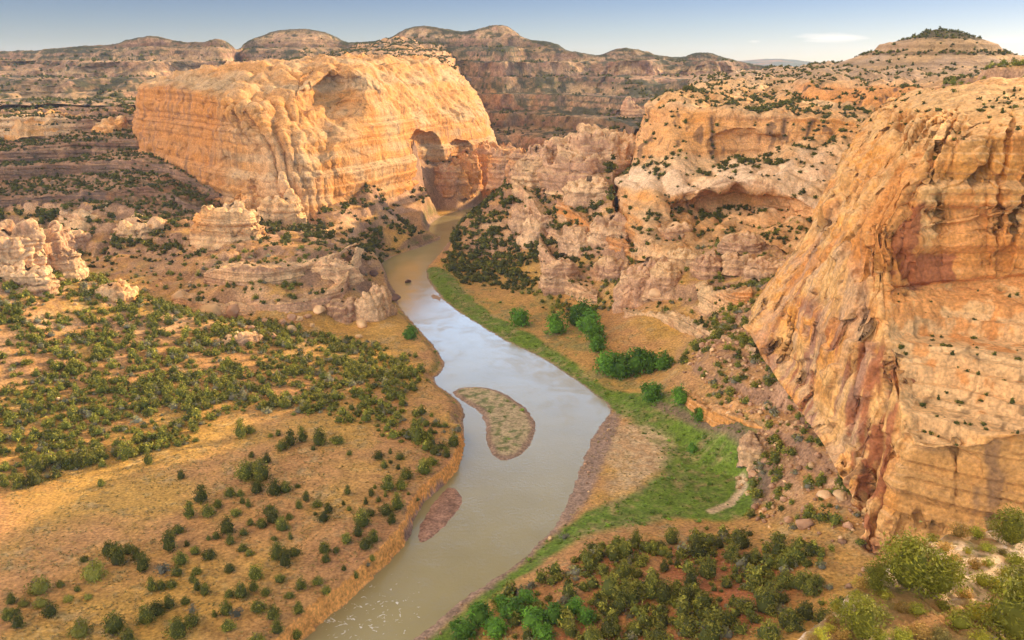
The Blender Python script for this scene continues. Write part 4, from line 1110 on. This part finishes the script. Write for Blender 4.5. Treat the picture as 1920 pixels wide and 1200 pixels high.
def crown_arrays(rng, nclump, nleaf, leaf, shape='juniper', c0=JUN, c1=JUN2, core=.86, spread=.34):
    """crown about one metre across, standing on the ground: clumps of small leaf faces round a ragged heart"""
    Vs, Fs, Cs, off = [], [], [], 0
    def prof(h):
        if shape == 'juniper': return np.interp(h, [0, .12, .4, .75, 1], [.34, .5, .47, .30, .05])
        if shape == 'cone': return np.interp(h, [0, .1, .3, .7, 1], [.3, .42, .42, .24, .03])
        if shape == 'low': return np.interp(h, [0, .2, .5, .8, 1], [.42, .5, .46, .32, .08])
        return np.interp(h, [0, .15, .45, .75, 1], [.22, .42, .5, .40, .10])
    H = {'juniper': .92, 'cone': 1.15, 'low': .6, 'tree': 1.0}[shape]
    V0, F0 = ICO2 if nclump > 20 else ICO1
    h = (V0[:, 2] + 1) / 2
    rad = prof(h) / np.maximum(np.sqrt(1 - np.clip(V0[:, 2], -.96, .96) ** 2), .28) * core
    nv = 1 + .25 * fbm(V0 + rng.uniform(0, 50), .6, 2)
    Vc = np.stack([V0[:, 0] * rad * nv, V0[:, 1] * rad * nv, (h * .86 + .02) * H], -1)
    Vs.append(Vc); Fs.append(F0); Cs.append(np.tile(c0 * .8, (len(Vc), 1))); off += len(Vc)
    for k in range(nclump):
        hh = rng.uniform(.06, 1) ** .9
        a = rng.uniform(0, 2 * math.pi)
        r = prof(hh) * rng.uniform(.72, 1.12)
        c = np.array([math.cos(a) * r, math.sin(a) * r, hh * H])
        cc = (c0 + (c1 - c0) * rng.uniform(0, 1)) * rng.uniform(.7, 1.3)
        n = nleaf
        p = c + rng.normal(size=(n, 3)) * spread * .3
        p[:, 2] = np.maximum(p[:, 2], .03)
        d1 = rng.normal(size=(n, 3)); d1 /= np.linalg.norm(d1, axis=1)[:, None]
        d2 = np.cross(d1, rng.normal(size=(n, 3))); d2 /= np.linalg.norm(d2, axis=1)[:, None]
        s = leaf * rng.uniform(.6, 1.3, size=(n, 1))
        V = np.stack([p - d1 * s, p + d2 * s * .8, p + d1 * s], 1).reshape(-1, 3)
        Vs.append(V); Fs.append(np.arange(n * 3).reshape(-1, 3) + off); off += n * 3
        Cs.append(np.repeat(cc * rng.uniform(.85, 1.15, size=(n, 1)), 3, 0))
    VV = np.concatenate(Vs)
    sd = rng.uniform(0, 60)
    low = np.clip(VV[:, 2:3] * 3, 0, 1)
    VV = VV + low * np.stack([.24 * fbm(VV + sd, .42, 2), .24 * fbm(VV + sd + 9, .42, 2), .16 * fbm(VV + sd + 21, .4, 2)], -1)
    return VV, np.concatenate(Fs), np.clip(np.concatenate(Cs), .004, .6)

def mesh_of(name, arr, mat, smooth=False):
    me = bpy.data.meshes.new(name)
    raw_mesh(me, arr[0], arr[1], arr[2], smooth)
    me.materials.append(mat)
    return me

def tube_arrays(paths, sides=6):
    Vs, Fs, off = [], [], 0
    for pts, radii in paths:
        pts = np.array(pts, float)
        for i, (p, r) in enumerate(zip(pts, radii)):
            d = pts[min(i + 1, len(pts) - 1)] - pts[max(i - 1, 0)]
            d /= np.linalg.norm(d)
            a = np.cross(d, [.3, .9, .2]); a /= np.linalg.norm(a); b = np.cross(d, a)
            t = np.arange(sides) / sides * 2 * math.pi
            Vs.append(p + r * (np.cos(t)[:, None] * a + np.sin(t)[:, None] * b))
        n = len(pts)
        for i in range(n - 1):
            for k in range(sides):
                q = [off + i * sides + k, off + i * sides + (k + 1) % sides, off + (i + 1) * sides + (k + 1) % sides, off + (i + 1) * sides + k]
                Fs.append(q)
        off += n * sides
    return np.concatenate(Vs), np.array(Fs), np.tile(np.array([.17, .12, .085]), (off, 1))

def trunk_arrays(rng, H=.7, r=.05, limbs=4):
    paths = []
    pts = [np.array([0, 0, -.08])]
    for i in range(4):
        pts.append(pts[-1] + np.array([rng.uniform(-.05, .05), rng.uniform(-.05, .05), (H + .08) / 4]))
    paths.append((pts, [r * 1.3, r, r * .8, r * .55, r * .25]))
    for k in range(limbs):
        b = pts[1 + k % 3]
        a = rng.uniform(0, 6.28)
        e = b + np.array([math.cos(a) * .3, math.sin(a) * .3, .22])
        m = (b + e) / 2 + np.array([0, 0, -.03])
        paths.append(([b, m, e], [r * .55, r * .4, r * .15]))
    return tube_arrays(paths)

rng = np.random.default_rng(11)
JUN_CROWN = [mesh_of('crown', crown_arrays(rng, 44, 18, .058, ['juniper', 'juniper', 'low', 'cone'][i % 4], JUN * f, JUN2 * f), M_LEAF)
             for i, f in enumerate((1, .85, 1.05, .95, 1.1, .8, 1.0, .9))]
YEL_CROWN = [mesh_of('crown', crown_arrays(rng, 44, 18, .058, 'low', YEL, JUN2), M_LEAF) for i in range(2)]
GRY_CROWN = [mesh_of('crown', crown_arrays(rng, 24, 9, .07, 'low', GREYG, GREYG * 1.3, .5), M_LEAF) for i in range(2)]
LUSH_CROWN = [mesh_of('crown', crown_arrays(rng, 40, 22, .07, 'tree', LUSH, LUSH * 1.5, .75), M_LEAF) for i in range(4)]
TRUNK = [mesh_of('trunk', trunk_arrays(rng), M_BARK, True) for i in range(3)]

def plant(name, p, size, crown, label, cat, group=None, trunk=None, tall=1.0, rot=0.0):
    e = bpy.data.objects.new(name, None); col.objects.link(e)
    e.empty_display_size = .5
    e.location = p; e.rotation_euler = (0, 0, rot); e.scale = (size, size, size * tall)
    tag(e, label, cat, group)
    c = bpy.data.objects.new('crown', crown); c.parent = e; col.objects.link(c)
    if trunk:
        t = bpy.data.objects.new('trunk', trunk); t.parent = e; col.objects.link(t)
    return e

def px_size(p, w):
    _, _, ax = project(np.array(p, float))
    return float(w) / FPX * float(ax)

# junipers one can tell apart: place and width read off the photograph
bench = [(190, 912, 14), (340, 898, 15), (279, 870, 20), (220, 856, 17), (165, 870, 36), (150, 876, 22), (240, 858, 35), (185, 858, 26), (75, 884, 30), (115, 876, 24), (65, 908, 32), (35, 916, 25), (10, 912, 22), (452, 820, 24), (468, 812, 20), (508, 819, 10), (522, 817, 11),
 (530, 843, 22), (545, 836, 24), (567, 828, 22), (600, 834, 26), (632, 831, 26), (588, 844, 9), (472, 858, 13), (500, 868, 20), (378, 941, 30), (462, 898, 32), (490, 900, 34), (476, 884, 22), (482, 924, 24), (432, 931, 20), (450, 930, 14), (516, 927, 25), (535, 921, 24), (558, 914, 12),
 (574, 939, 15), (595, 950, 20), (561, 953, 14), (616, 961, 20), (591, 966, 8), (607, 977, 22), (455, 944, 11), (466, 951, 11), (408, 951, 18), (356, 970, 24), (390, 967, 26), (442, 966, 20), (505, 964, 24), (512, 978, 28), (492, 988, 22), (530, 994, 24), (542, 974, 14), (427, 999, 28), (432, 1020, 17),
 (457, 1003, 16), (470, 984, 14), (391, 1013, 9), (406, 1010, 15), (514, 1013, 12), (545, 1012, 10), (335, 999, 22), (318, 1030, 30), (351, 1024, 11), (366, 1038, 18), (392, 1046, 26), (340, 1058, 24), (455, 1033, 18), (468, 1041, 16), (520, 1048, 26), (552, 1040, 24), (535, 1060, 26), (609, 1036, 22), (611, 1054, 16),
 (630, 1036, 14), (205, 1042, 26), (222, 1057, 30), (240, 1037, 24), (256, 1048, 18), (268, 1069, 28), (332, 1079, 20), (369, 1076, 18), (431, 1071, 20), (480, 1084, 28), (525, 1090, 20), (158, 1052, 15), (176, 1084, 38), (75, 1110, 36), (113, 1100, 14), (145, 1108, 12), (165, 1122, 16), (128, 1126, 18), (22, 1131, 18), (46, 1136, 18),
 (25, 1149, 14), (78, 1136, 24), (95, 1154, 26), (15, 1162, 25), (35, 1176, 25), (285, 1108, 20), (302, 1104, 20), (322, 1101, 20), (362, 1093, 14), (371, 1107, 18), (384, 1114, 20), (348, 1132, 18), (275, 1168, 32), (295, 1152, 30), (318, 1140, 22), (430, 1119, 18), (452, 1119, 26), (475, 1107, 18), (498, 1115, 18), (543, 1120, 18),
 (565, 1104, 20), (595, 1095, 20), (612, 1113, 18), (484, 1144, 30), (403, 1157, 12), (425, 1152, 24), (427, 1181, 26), (512, 1160, 24), (520, 1186, 26), (560, 1149, 20), (556, 1198, 20), (150, 1190, 36), (215, 1184, 38), (335, 1194, 40), (360, 1172, 26), (240, 1204, 30), (482, 1206, 30),
 (655, 853, 11), (710, 860, 20), (732, 851, 8), (750, 861, 17), (721, 878, 13), (732, 868, 9), (747, 880, 9), (762, 897, 22), (795, 888, 28), (810, 871, 22), (815, 851, 20), (785, 828, 28), (765, 823, 16), (795, 820, 20), (850, 835, 24), (838, 857, 16), (728, 919, 30), (752, 918, 20), (703, 916, 9), (696, 930, 12), (723, 932, 8),
 (652, 927, 13), (766, 928, 7), (782, 939, 10), (745, 955, 26), (710, 941, 10), (725, 965, 24), (735, 981, 20), (686, 946, 10), (655, 957, 10), (644, 947, 9), (693, 966, 20), (680, 986, 28), (672, 1006, 20), (700, 1016, 26), (650, 1018, 20), (685, 1028, 24), (698, 1053, 12), (667, 1085, 14), (690, 1063, 7), (645, 1070, 10)]
slope_r = [(1102, 1058, 24), (1168, 1046, 28), (1192, 1022, 24), (1222, 1030, 20), (1240, 1029, 20), (1259, 1018, 28), (1203, 1058, 18), (1170, 1082, 36), (1130, 1078, 24), (1187, 1082, 24), (1226, 1086, 20), (1245, 1071, 20), (1257, 1058, 12), (1270, 1064, 16), (1065, 1096, 16), (1082, 1071, 20), (1145, 1120, 46), (1180, 1130, 44),
 (1160, 1146, 36), (1220, 1122, 36), (1245, 1126, 34), (1270, 1124, 30), (1310, 1043, 42), (1370, 1050, 36), (1390, 1027, 36), (1460, 1042, 36), (1490, 1052, 36), (1325, 1082, 36), (1400, 1056, 26), (1413, 1056, 24), (1485, 1062, 20), (1440, 1091, 14), (1468, 1102, 30), (1362, 1101, 22), (1395, 1143, 40), (1435, 1146, 44), (1460, 1128, 36),
 (1500, 1104, 30), (1515, 1112, 28), (1530, 1098, 28), (1320, 1140, 40), (1290, 1128, 30), (1295, 1103, 30), (1345, 1180, 44), (1330, 1206, 50), (1290, 1188, 38), (1480, 1174, 48), (1440, 1196, 44), (1510, 1158, 36), (1545, 1168, 36), (1070, 1190, 26), (1110, 1206, 36), (1065, 1118, 18), (1140, 1192, 34), (1190, 1186, 30), (1235, 1200, 36)]
lush = [(870, 1196, 46), (900, 1168, 44), (930, 1192, 42), (960, 1158, 46), (990, 1136, 36), (1000, 1176, 44), (1040, 1166, 44), (1020, 1198, 38), (940, 1140, 30), (1075, 1150, 36), (1100, 1168, 34)]

WHERE = lambda px, py: ('at the cut bank above the river' if px > 640 and py > 860 else 'on the dry flat near the bottom left corner' if px < 300 and py > 1030 else
                        'at the left edge of the dry flat' if px < 300 else 'on the slope near the bottom edge' if py > 1090 else 'on the open tan flat left of the river')
def put_junipers(lst, side):
    r = random.Random(5)
    for k, (px, py, w) in enumerate(lst):
        p = ground_at(px, py, 40)
        s = px_size(p, w)
        v = r.randrange(8)
        crown = JUN_CROWN[v]
        tall = r.uniform(.75, 1.3)
        tone = 'dark green'
        if side == 'left' and px < 210 and py > 1040 and r.random() < .6:
            crown = r.choice(YEL_CROWN); tone = 'yellow green'
        form = 'low spreading' if v in (2, 6) else 'pointed' if v in (3, 7) else 'rounded'
        size = 'small' if w < 15 else 'large' if w > 28 else 'medium'
        if side == 'left':
            lab = f'{size} {form} {tone} juniper {WHERE(px, py)}'
        else:
            lab = f'{size} {form} {tone} juniper on the red soil slope ' + ('below the tall cliff' if px > 1280 else 'right of the river')
        plant('juniper', p, s, crown, lab, 'juniper', f'junipers, {lab}', TRUNK[k % 3], tall, r.uniform(0, 6.28))
put_junipers(bench, 'left')
put_junipers(slope_r, 'right')

for k, (px, py, w) in enumerate(lush):
    p = ground_at(px, py, 30)
    plant('willow', p, px_size(p, w), LUSH_CROWN[k % 4], 'bushy bright green willow in the thicket by the river at the bottom edge', 'willow', 'willows in the thicket at the bottom edge', TRUNK[k % 3], .75, k * 1.3)
for k, (px, py, w) in enumerate([(305, 1074, 30), (445, 1156, 26), (395, 964, 18), (1058, 1010, 18), (690, 1062, 12), (360, 1148, 22)]):
    p = ground_at(px, py, 30)
    plant('bush', p, px_size(p, w), GRY_CROWN[k % 2], 'leafless grey twiggy bush among the junipers on the flat', 'bush', 'grey leafless bushes on the flat', None, .9, k)
cott = [(975, 611, 34, 'round dark green cottonwood standing alone on the meadow right of the river'), (1043, 626, 36, 'spreading cottonwood at the left end of the meadow grove'),
        (1078, 610, 34, None), (1095, 600, 36, None), (1104, 622, 40, None), (1116, 640, 34, None), (1120, 660, 30, 'lowest cottonwood of the meadow grove'),
        (1140, 702, 44, 'leftmost cottonwood in the dark green row under the tan mound'), (1165, 706, 44, None), (1192, 700, 46, None), (1218, 697, 36, None), (1243, 694, 34, 'rightmost cottonwood in the dark green row under the tan mound'),
        (1222, 752, 38, 'tall bright green cottonwood standing apart above the grass flat'), (1276, 758, 32, 'dark cottonwood against the foot of the right talus'), (1312, 790, 24, 'small cottonwood at the bend of the brown track'),
        (1298, 848, 16, 'small bright green bush alone in the grass flat'), (770, 636, 26, 'bright green willow on the left bank beside the narrowing river')]
for k, (px, py, w, lab) in enumerate(cott):
    p = ground_at(px, py, 30)
    g = 'cottonwoods on the right bank'
    if lab is None:
        g = 'cottonwoods inside the meadow grove' if py < 660 else 'cottonwoods inside the dark green row'
        lab = 'leafy green cottonwood inside the meadow grove right of the river' if py < 660 else 'leafy green cottonwood in the middle of the dark green row'
    plant('cottonwood', p, px_size(p, w), LUSH_CROWN[k % 4], lab, 'cottonwood', g, TRUNK[k % 3], .95 if w > 20 else 1.1, k * 2.1)

# scrub nobody could count, one object for each kind
def merged(name, pts, sizes, protos, mat, label, cat, rngm, talls=(.8, 1.15)):
    Vs, Fs, Cs, off = [], [], [], 0
    for p, s in zip(pts, sizes):
        V, F, Cc = protos[rngm.integers(len(protos))]
        a = rngm.uniform(0, 6.28); ca, sa = math.cos(a), math.sin(a)
        Q = np.stack([(V[:, 0] * ca - V[:, 1] * sa) * s + p[0], (V[:, 0] * sa + V[:, 1] * ca) * s + p[1], V[:, 2] * s * rngm.uniform(*talls) + p[2]], -1)
        Vs.append(Q); Fs.append(F + off); off += len(V)
        Cs.append(Cc * rngm.uniform(.7, 1.3))
    me = bpy.data.meshes.new(name)
    raw_mesh(me, np.concatenate(Vs), np.concatenate(Fs), np.concatenate(Cs), False)
    me.materials.append(mat)
    o = bpy.data.objects.new(name, me); col.objects.link(o)
    tag(o, label, cat, kind='stuff')
    return o

def dens_poly(pts, z, feather=12):
    return sstep(feather, -feather, sdf(X, Y, ground_poly(pts, z)))

rm = np.random.default_rng(23)
PXg, PYg, AXg = project(GP)
vis = (PXg > -60) & (PXg < 1980) & (PYg < 1260)
cell = np.gradient(X, axis=1) * np.gradient(Y, axis=0)
clump = sstep(-.15, .35, fbm(P2, 30, 3, seed=41) + .3 * fbm(P2, 9, 2, seed=42))
left_flat = left & (Z0 < 16)
dens = np.zeros_like(X)
dl = zone([(-100, 440), (60, 455), (120, 485), (260, 538), (420, 592), (620, 610), (760, 640), (800, 690), (720, 740), (840, 770), (862, 830), (780, 810), (650, 760), (500, 752), (420, 775), (340, 825), (270, 845), (0, 890), (-100, 900)], 14, 10, 14)
dens = np.where(left, dl * (.036 + .07 * clump), 0)
dens = np.where(left & (Y > 640), .030 * (.15 + clump) * rough, dens)
dens = np.where(~left, rough * .065 * (.15 + clump), dens)
dup = zone([(830, 480), (900, 500), (1000, 515), (1060, 560), (1200, 560), (1100, 470), (1000, 400), (930, 375), (880, 400), (840, 440)], 20, 12, 10)
dens = np.maximum(dens, dup * .062 * (.3 + clump))
dtl = zone([(640, 420), (790, 400), (800, 440), (710, 490), (690, 540), (660, 480)], 20, 12, 8)
dens = np.maximum(dens, dtl * .03 * (.4 + clump))
dtr = zone([(1270, 640), (1400, 600), (1480, 720), (1560, 800), (1640, 900), (1640, 1010), (1480, 980), (1400, 800)], 24, 8, 8)
dens = np.maximum(dens, dtr * .075 * (.3 + clump))
dfg = zone([(850, 1205), (940, 1120), (1060, 1060), (1150, 1010), (1300, 985), (1450, 1000), (1560, 1060), (1540, 1210), (1200, 1260)], 9, 8, 12)
dens = np.maximum(dens, dfg * (.02 + .11 * clump) * (~left))
dens = dens * (D_R > 2.5) * vis * (1 - sstep(.25, .5, slope) * .75) * np.where(Y > 1300, .8, 1)
prob = dens * np.abs(cell)
n = rm.poisson(prob.sum())
pick = rm.choice(prob.size, size=n, p=(prob / prob.sum()).ravel())
pts = GP.reshape(-1, 3)[pick] + np.stack([rm.uniform(-.4, .4, n), rm.uniform(-.4, .4, n), np.full(n, -.12)], -1)
dist = pts[:, 1]
sz = rm.uniform(1.8, 5.4, n) * np.where(dist < 640, 1.2, 1) * np.where(rm.random(n) < .3, .6, 1) * np.where(dist > 800, 1.55, 1)
near_p = [crown_arrays(rm, 18, 7, .11, ['juniper', 'low'][i % 2], JUN * f, JUN2 * f) for i, f in enumerate((1, .85, 1.1, .75, .95, 1.15))]
near_p.append(crown_arrays(rm, 14, 7, .12, 'low', GREYG, JUN2))
far_p = [crown_arrays(rm, 7, 5, .2, ['juniper', 'low'][i % 2], JUN * f, JUN2 * f) for i, f in enumerate((.8, .65, .95, .75))]
m = dist < 760
merged('juniper_scrub', pts[m], sz[m], near_p, M_LEAF, 'dense juniper scrub over the hillside and benches', 'scrub', rm)
print('scrub', n, m.sum())
fp, fs = [pts[~m]], [sz[~m]]
for nm, Q, N, U, V in scatter_src:
    a = np.linalg.norm(np.cross(np.gradient(Q, axis=1), np.gradient(Q, axis=0)), axis=-1)
    up = sstep(.5, .75, np.abs(N[..., 2]))
    cl = sstep(-.1, .3, fbm(Q, 22, 3, seed=44))
    if nm == 'knoll':
        w = a * (.02 * (V < .4) + .02 * np.exp(-((V - .7) / .06) ** 2) + .001); smin, smax = 2.5, 5
    elif nm in ('benches', 'band'):
        w = up * a * (.036 if nm == 'benches' else .012) * (.2 + cl); smin, smax = 1.8, 4.8
    elif nm == 'cliff':
        w = up * a * (.035 * (.3 + cl) * (V > 4) * (V < 5.1) * (U > 5) + .05 * cl * (V < 1.35) * (V > .6) + .010 * (V > 1.2) * (V < 2.3)) ; smin, smax = .7, 2.6
    elif nm == 'terraces':
        w = up * a * (.046 * cl ** 2 + .002) * (1 + 1.5 * ((V > 2.05) & (V < 3.0)) + 1.5 * ((V > 4.0) & (V < 4.5)) - .8 * ((V > 4.5) & (V < 5.1))); smin, smax = 1.7, 4.6
    elif nm == 'mesas':
        w = up * a * .0035 * (V > 2) * sstep(.0, .3, fbm(Q, 90, 3, seed=45)); smin, smax = 4, 8
    else:
        continue
    x, y, ax = project(Q)
    w = w * ((x > -40) & (x < 1960))
    k = rm.poisson(w.sum())
    pk = rm.choice(w.size, size=k, p=(w / w.sum()).ravel())
    print(nm, k)
    fp.append(Q.reshape(-1, 3)[pk] - np.array([0, 0, .15])); fs.append(rm.uniform(smin, smax, k))
merged('rim_scrub', np.concatenate(fp), np.concatenate(fs), far_p, M_LEAF, 'dark shrubs dotting the far slopes, rims and shelves', 'scrub', rm)
# grass and low green cover along the right bank
pg = (z_green * (.06 + .10 * sstep(-.1, .3, n20)) + inI * .03 * sstep(0, .3, n5) * (D_I < -4) + z_mead * .008 + fr * .05) * np.abs(cell) * vis * ((D_R > 3) | (D_I < 0))
k = min(rm.poisson(pg.sum()), 9000)
pk = rm.choice(pg.size, size=k, p=(pg / pg.sum()).ravel())
gp_ = [crown_arrays(rm, 6, 8, .16, 'low', GRASS * f, OLIVE * f, .6) for f in (.9, 1.25, 1.6)]
merged('riverside_grass', GP.reshape(-1, 3)[pk] - np.array([0, 0, .1]), rm.uniform(.5, 1.6, k) * np.where(rm.random(k) < .12, 2.0, 1), gp_, M_LEAF, 'green reeds and low willow cover along the right bank', 'grass', rm, (.6, 1.0))

# tufts of dry grass on the flats
pt = (np.where(left, 1.0, .5) * (Z0 < 22) * (Y < 640) * (D_R > 4) * (1 - z_green) * sstep(-.3, .3, n20 + .5 * n5)) * np.abs(cell) * vis * np.clip(300 / Y, .2, 1.2)
k = 15000
pk = rm.choice(pt.size, size=k, p=(pt / pt.sum()).ravel())
tf_p = [crown_arrays(rm, 3, 6, .22, 'low', np.array(c_), np.array(c_) * 1.3, .3, .7) for c_ in ((.22, .17, .045), (.38, .27, .08), (.16, .14, .04), (.46, .33, .13))]
tp = GP.reshape(-1, 3)[pk] + np.stack([rm.uniform(-.6, .6, k), rm.uniform(-.6, .6, k), np.full(k, -.05)], -1)
merged('dry_grass', tp, rm.uniform(.35, 1.15, k), tf_p, M_LEAF, 'tufts of dry grass and small sage over the tan flats', 'grass', rm, (.6, 1.0))
# rubble on the slopes and single boulders
pr = (rough * .016 * sstep(-.1, .3, fbm(P2, 35, 3, seed=47)) + dtr * .09 + bluff * .0 + z_grav * .03 * (X > -60)) * np.abs(cell) * vis * (D_R > .5) * (1 - .8 * (hillL > 0))
k = min(rm.poisson(pr.sum()), 9000)
pk = rm.choice(pr.size, size=k, p=(pr / pr.sum()).ravel())
rub_p = [boulder_arrays(rb, ICO1, c) for c in (PINK, CREAM, PINK * 1.1, CREAM * .9, PINK * .8)]
rs = rm.uniform(.8, 3.6, k) * np.where(rm.random(k) < .15, 1.7, 1) * np.where(z_grav.ravel()[pk] > .4, .45, 1)
merged('rubble', GP.reshape(-1, 3)[pk], rs, rub_p, M_ROCK, 'pale broken rock littering the slopes below the cliffs', 'rubble', rm, (.7, 1.2))
BOULD = [mesh_of('boulder', boulder_arrays(rb, ICO3, c), M_ROCK) for c in (PINK * 1.1, CREAM, PINK, WHT, CREAM)]
DARKB = mesh_of('boulder', boulder_arrays(rb, ICO3, np.array([.17, .10, .075])), M_ROCK)
bl = [(547, 598, 20), (560, 600, 16), (577, 597, 14), (600, 586, 24), (617, 576, 16), (497, 606, 20), (547, 622, 24), (513, 634, 18), (335, 562, 28), (398, 590, 40), (440, 590, 40), (678, 612, 26), (720, 592, 22), (710, 592, 12), (673, 634, 14), (530, 606, 16), (585, 612, 12), (470, 618, 14)]
for k, (px, py, w) in enumerate(bl):
    p = ground_at(px, py, 60); sz_ = px_size(p, w)
    o = bpy.data.objects.new('boulder', BOULD[k % 5]); col.objects.link(o)
    o.location = p; o.scale = (sz_, sz_, sz_ * .9); o.rotation_euler = (0, 0, k * 1.7)
    lab = ('large' if w > 22 else 'mid sized' if w > 15 else 'small') + ' pale boulder ' + ('near the left bank of the river bend' if px > 650 else 'among the fallen blocks under the curved rock ledge' if px > 480 else 'at the left end of the curved rock ledge')
    tag(o, lab, 'boulder', 'boulders, ' + lab)
for k, (px, py, w, lab, dk) in enumerate([(737, 562, 24, 'dark reddish boulder on the left water edge, lower of two', 1), (702, 516, 20, 'dark reddish boulder on the left water edge, upper of two', 1), (765, 529, 12, 'small dark rock standing alone in the river', 1),
        (1230, 556, 36, 'big rounded tan boulder in front of the right slope outcrop', 0), (1212, 560, 11, 'small round boulder beside a big rounded tan boulder', 0), (1412, 892, 22, 'pinkish slab at the end of the brown track', 0), (1424, 884, 9, 'small white stone beside the pinkish slab by the track', 0),
        (1507, 990, 32, 'flat topped white boulder among bushes under the tall cliff', 0), (1545, 932, 24, 'split cream boulder high on the right talus', 0), (1577, 934, 28, 'wide cream boulder close to the cliff foot', 0), (1462, 1018, 16, 'small leaning slab between bushes below the talus', 0)]):
    p = at_z(px, py, .1) if px == 765 else ground_at(px, py, 60); sz_ = px_size(p, w)
    o = bpy.data.objects.new('boulder', DARKB if dk else BOULD[k % 5]); col.objects.link(o)
    o.location = p; o.scale = (sz_, sz_, sz_ * .9); o.rotation_euler = (0, 0, k * 2.3)
    tag(o, lab, 'boulder')

# bushes and trees on the near ledge
lp, ln = [(Q, N) for nm, Q, N, U, V in scatter_src if nm == 'ledge'][0]
lx, ly, la = project(lp)
def ledge_at(px, py):
    k = np.argmin((lx - px) ** 2 + (ly - py) ** 2 + (la * .05) ** 2)
    return lp.reshape(-1, 3)[k]
rl = np.random.default_rng(77)
SAGE = np.array([.25, .19, .045]); RIMG = np.array([.15, .145, .013]); RIMY = np.array([.38, .31, .025])
BIGC = [mesh_of('crown', crown_arrays(rl, 80, 44, .036, 'tree', RIMG, RIMG * np.array([1.7, 1.6, 1.3]), .62, .42), M_LEAF) for i in range(3)]
SAGC = [mesh_of('crown', crown_arrays(rl, 40, 22, .05, 'low', c, c * 1.5, .6, .4), M_LEAF) for c in (SAGE, SAGE * np.array([1.15, .9, .8]), RIMG * 1.2)]
YELC = [mesh_of('crown', crown_arrays(rl, 40, 22, .05, 'low', RIMY, RIMG * 1.6, .6, .4), M_LEAF) for i in range(2)]
for k, (px, py, w, lab) in enumerate([(1700, 1102, 92, 'largest dark green pinyon on the near ledge'), (1758, 1112, 74, 'dark green pinyon touching the largest one on the near ledge'), (1640, 1105, 44, 'small pinyon left of the largest one on the near ledge'),
        (1616, 1196, 74, 'bushy pinyon near the bottom edge of the near ledge'), (1905, 1200, 110, 'big pinyon in the bottom right corner'), (1912, 1135, 70, 'pinyon at the right edge of the picture on the near ledge'), (1895, 1020, 62, 'upper pinyon on the crest of the near ledge at right')]):
    p = ledge_at(px, py)
    plant('pinyon', p, px_size(p, w), BIGC[k % 3], lab, 'pinyon', 'pinyons on the near ledge', TRUNK[k % 3], 1.0, k * 1.9)
shr = [(1750, 992, 30), (1798, 1003, 46), (1832, 1006, 36), (1862, 988, 34), (1772, 1032, 38), (1850, 1032, 34), (1815, 1037, 24), (1790, 1052, 30), (1905, 1056, 40), (1780, 1078, 34), (1830, 1066, 40), (1842, 1096, 48), (1872, 1106, 46), (1612, 1100, 38), (1600, 1086, 28), (1570, 1146, 38), (1560, 1166, 34), (1606, 1120, 28),
       (1540, 1198, 38), (1520, 1204, 32), (1556, 1182, 28), (1652, 1156, 34), (1690, 1146, 36), (1800, 1176, 64), (1832, 1158, 54), (1722, 1194, 56), (1690, 1200, 48), (1762, 1198, 48), (1860, 1150, 44), (1720, 1150, 40), (1885, 1080, 36), (1735, 1030, 34), (1700, 1010, 30), (1912, 990, 34), (1810, 1120, 40), (1770, 1140, 34), (1660, 1120, 30), (1680, 1060, 30), (1850, 1060, 30), (1880, 1040, 28), (1580, 1196, 40), (1650, 1200, 40), (1840, 1204, 50)]
for k, (px, py, w) in enumerate(shr):
    p = ledge_at(px, py)
    y_ = (px < 1620 and k % 3 != 1) or k % 6 == 0
    me = YELC[k % 2] if y_ else SAGC[k % 3]
    lab = ('yellow green' if y_ else 'olive brown') + ' low sagebrush ' + ('on the crest of the near ledge' if py < 1045 else 'on the left lip of the near ledge' if px < 1670 else 'on the near ledge by the bottom edge' if py > 1140 else 'in the middle of the near ledge')
    plant('sagebrush', p, px_size(p, w) * .78, me, lab, 'sagebrush', 'sagebrush, ' + lab, None, rl.uniform(.7, 1.0), k * 1.1)

# ------------------------------------------------------------------ air
def build_haze():
    me = bpy.data.meshes.new('haze')
    x0, x1, y0, y1, z0, z1 = -9000, 9000, -400, 9900, -4, 360
    v = [(x, y, z) for z in (z0, z1) for y in (y0, y1) for x in (x0, x1)]
    me.from_pydata(v, [], [(0, 2, 3, 1), (4, 5, 7, 6), (0, 1, 5, 4), (2, 6, 7, 3), (0, 4, 6, 2), (1, 3, 7, 5)])
    m = bpy.data.materials.new('haze'); m.use_nodes = True
    t = m.node_tree; t.nodes.clear()
    o_ = t.nodes.new('ShaderNodeOutputMaterial'); pv = t.nodes.new('ShaderNodeVolumePrincipled')
    pv.inputs['Color'].default_value = (.72, .80, .98, 1); pv.inputs['Density'].default_value = 2.2e-5; pv.inputs['Anisotropy'].default_value = .0
    t.links.new(pv.outputs[0], o_.inputs['Volume'])
    me.materials.append(m)
    o = bpy.data.objects.new('haze', me); col.objects.link(o)
    tag(o, 'thin blue haze lying over the far mesas', 'haze', kind='stuff')
build_haze()
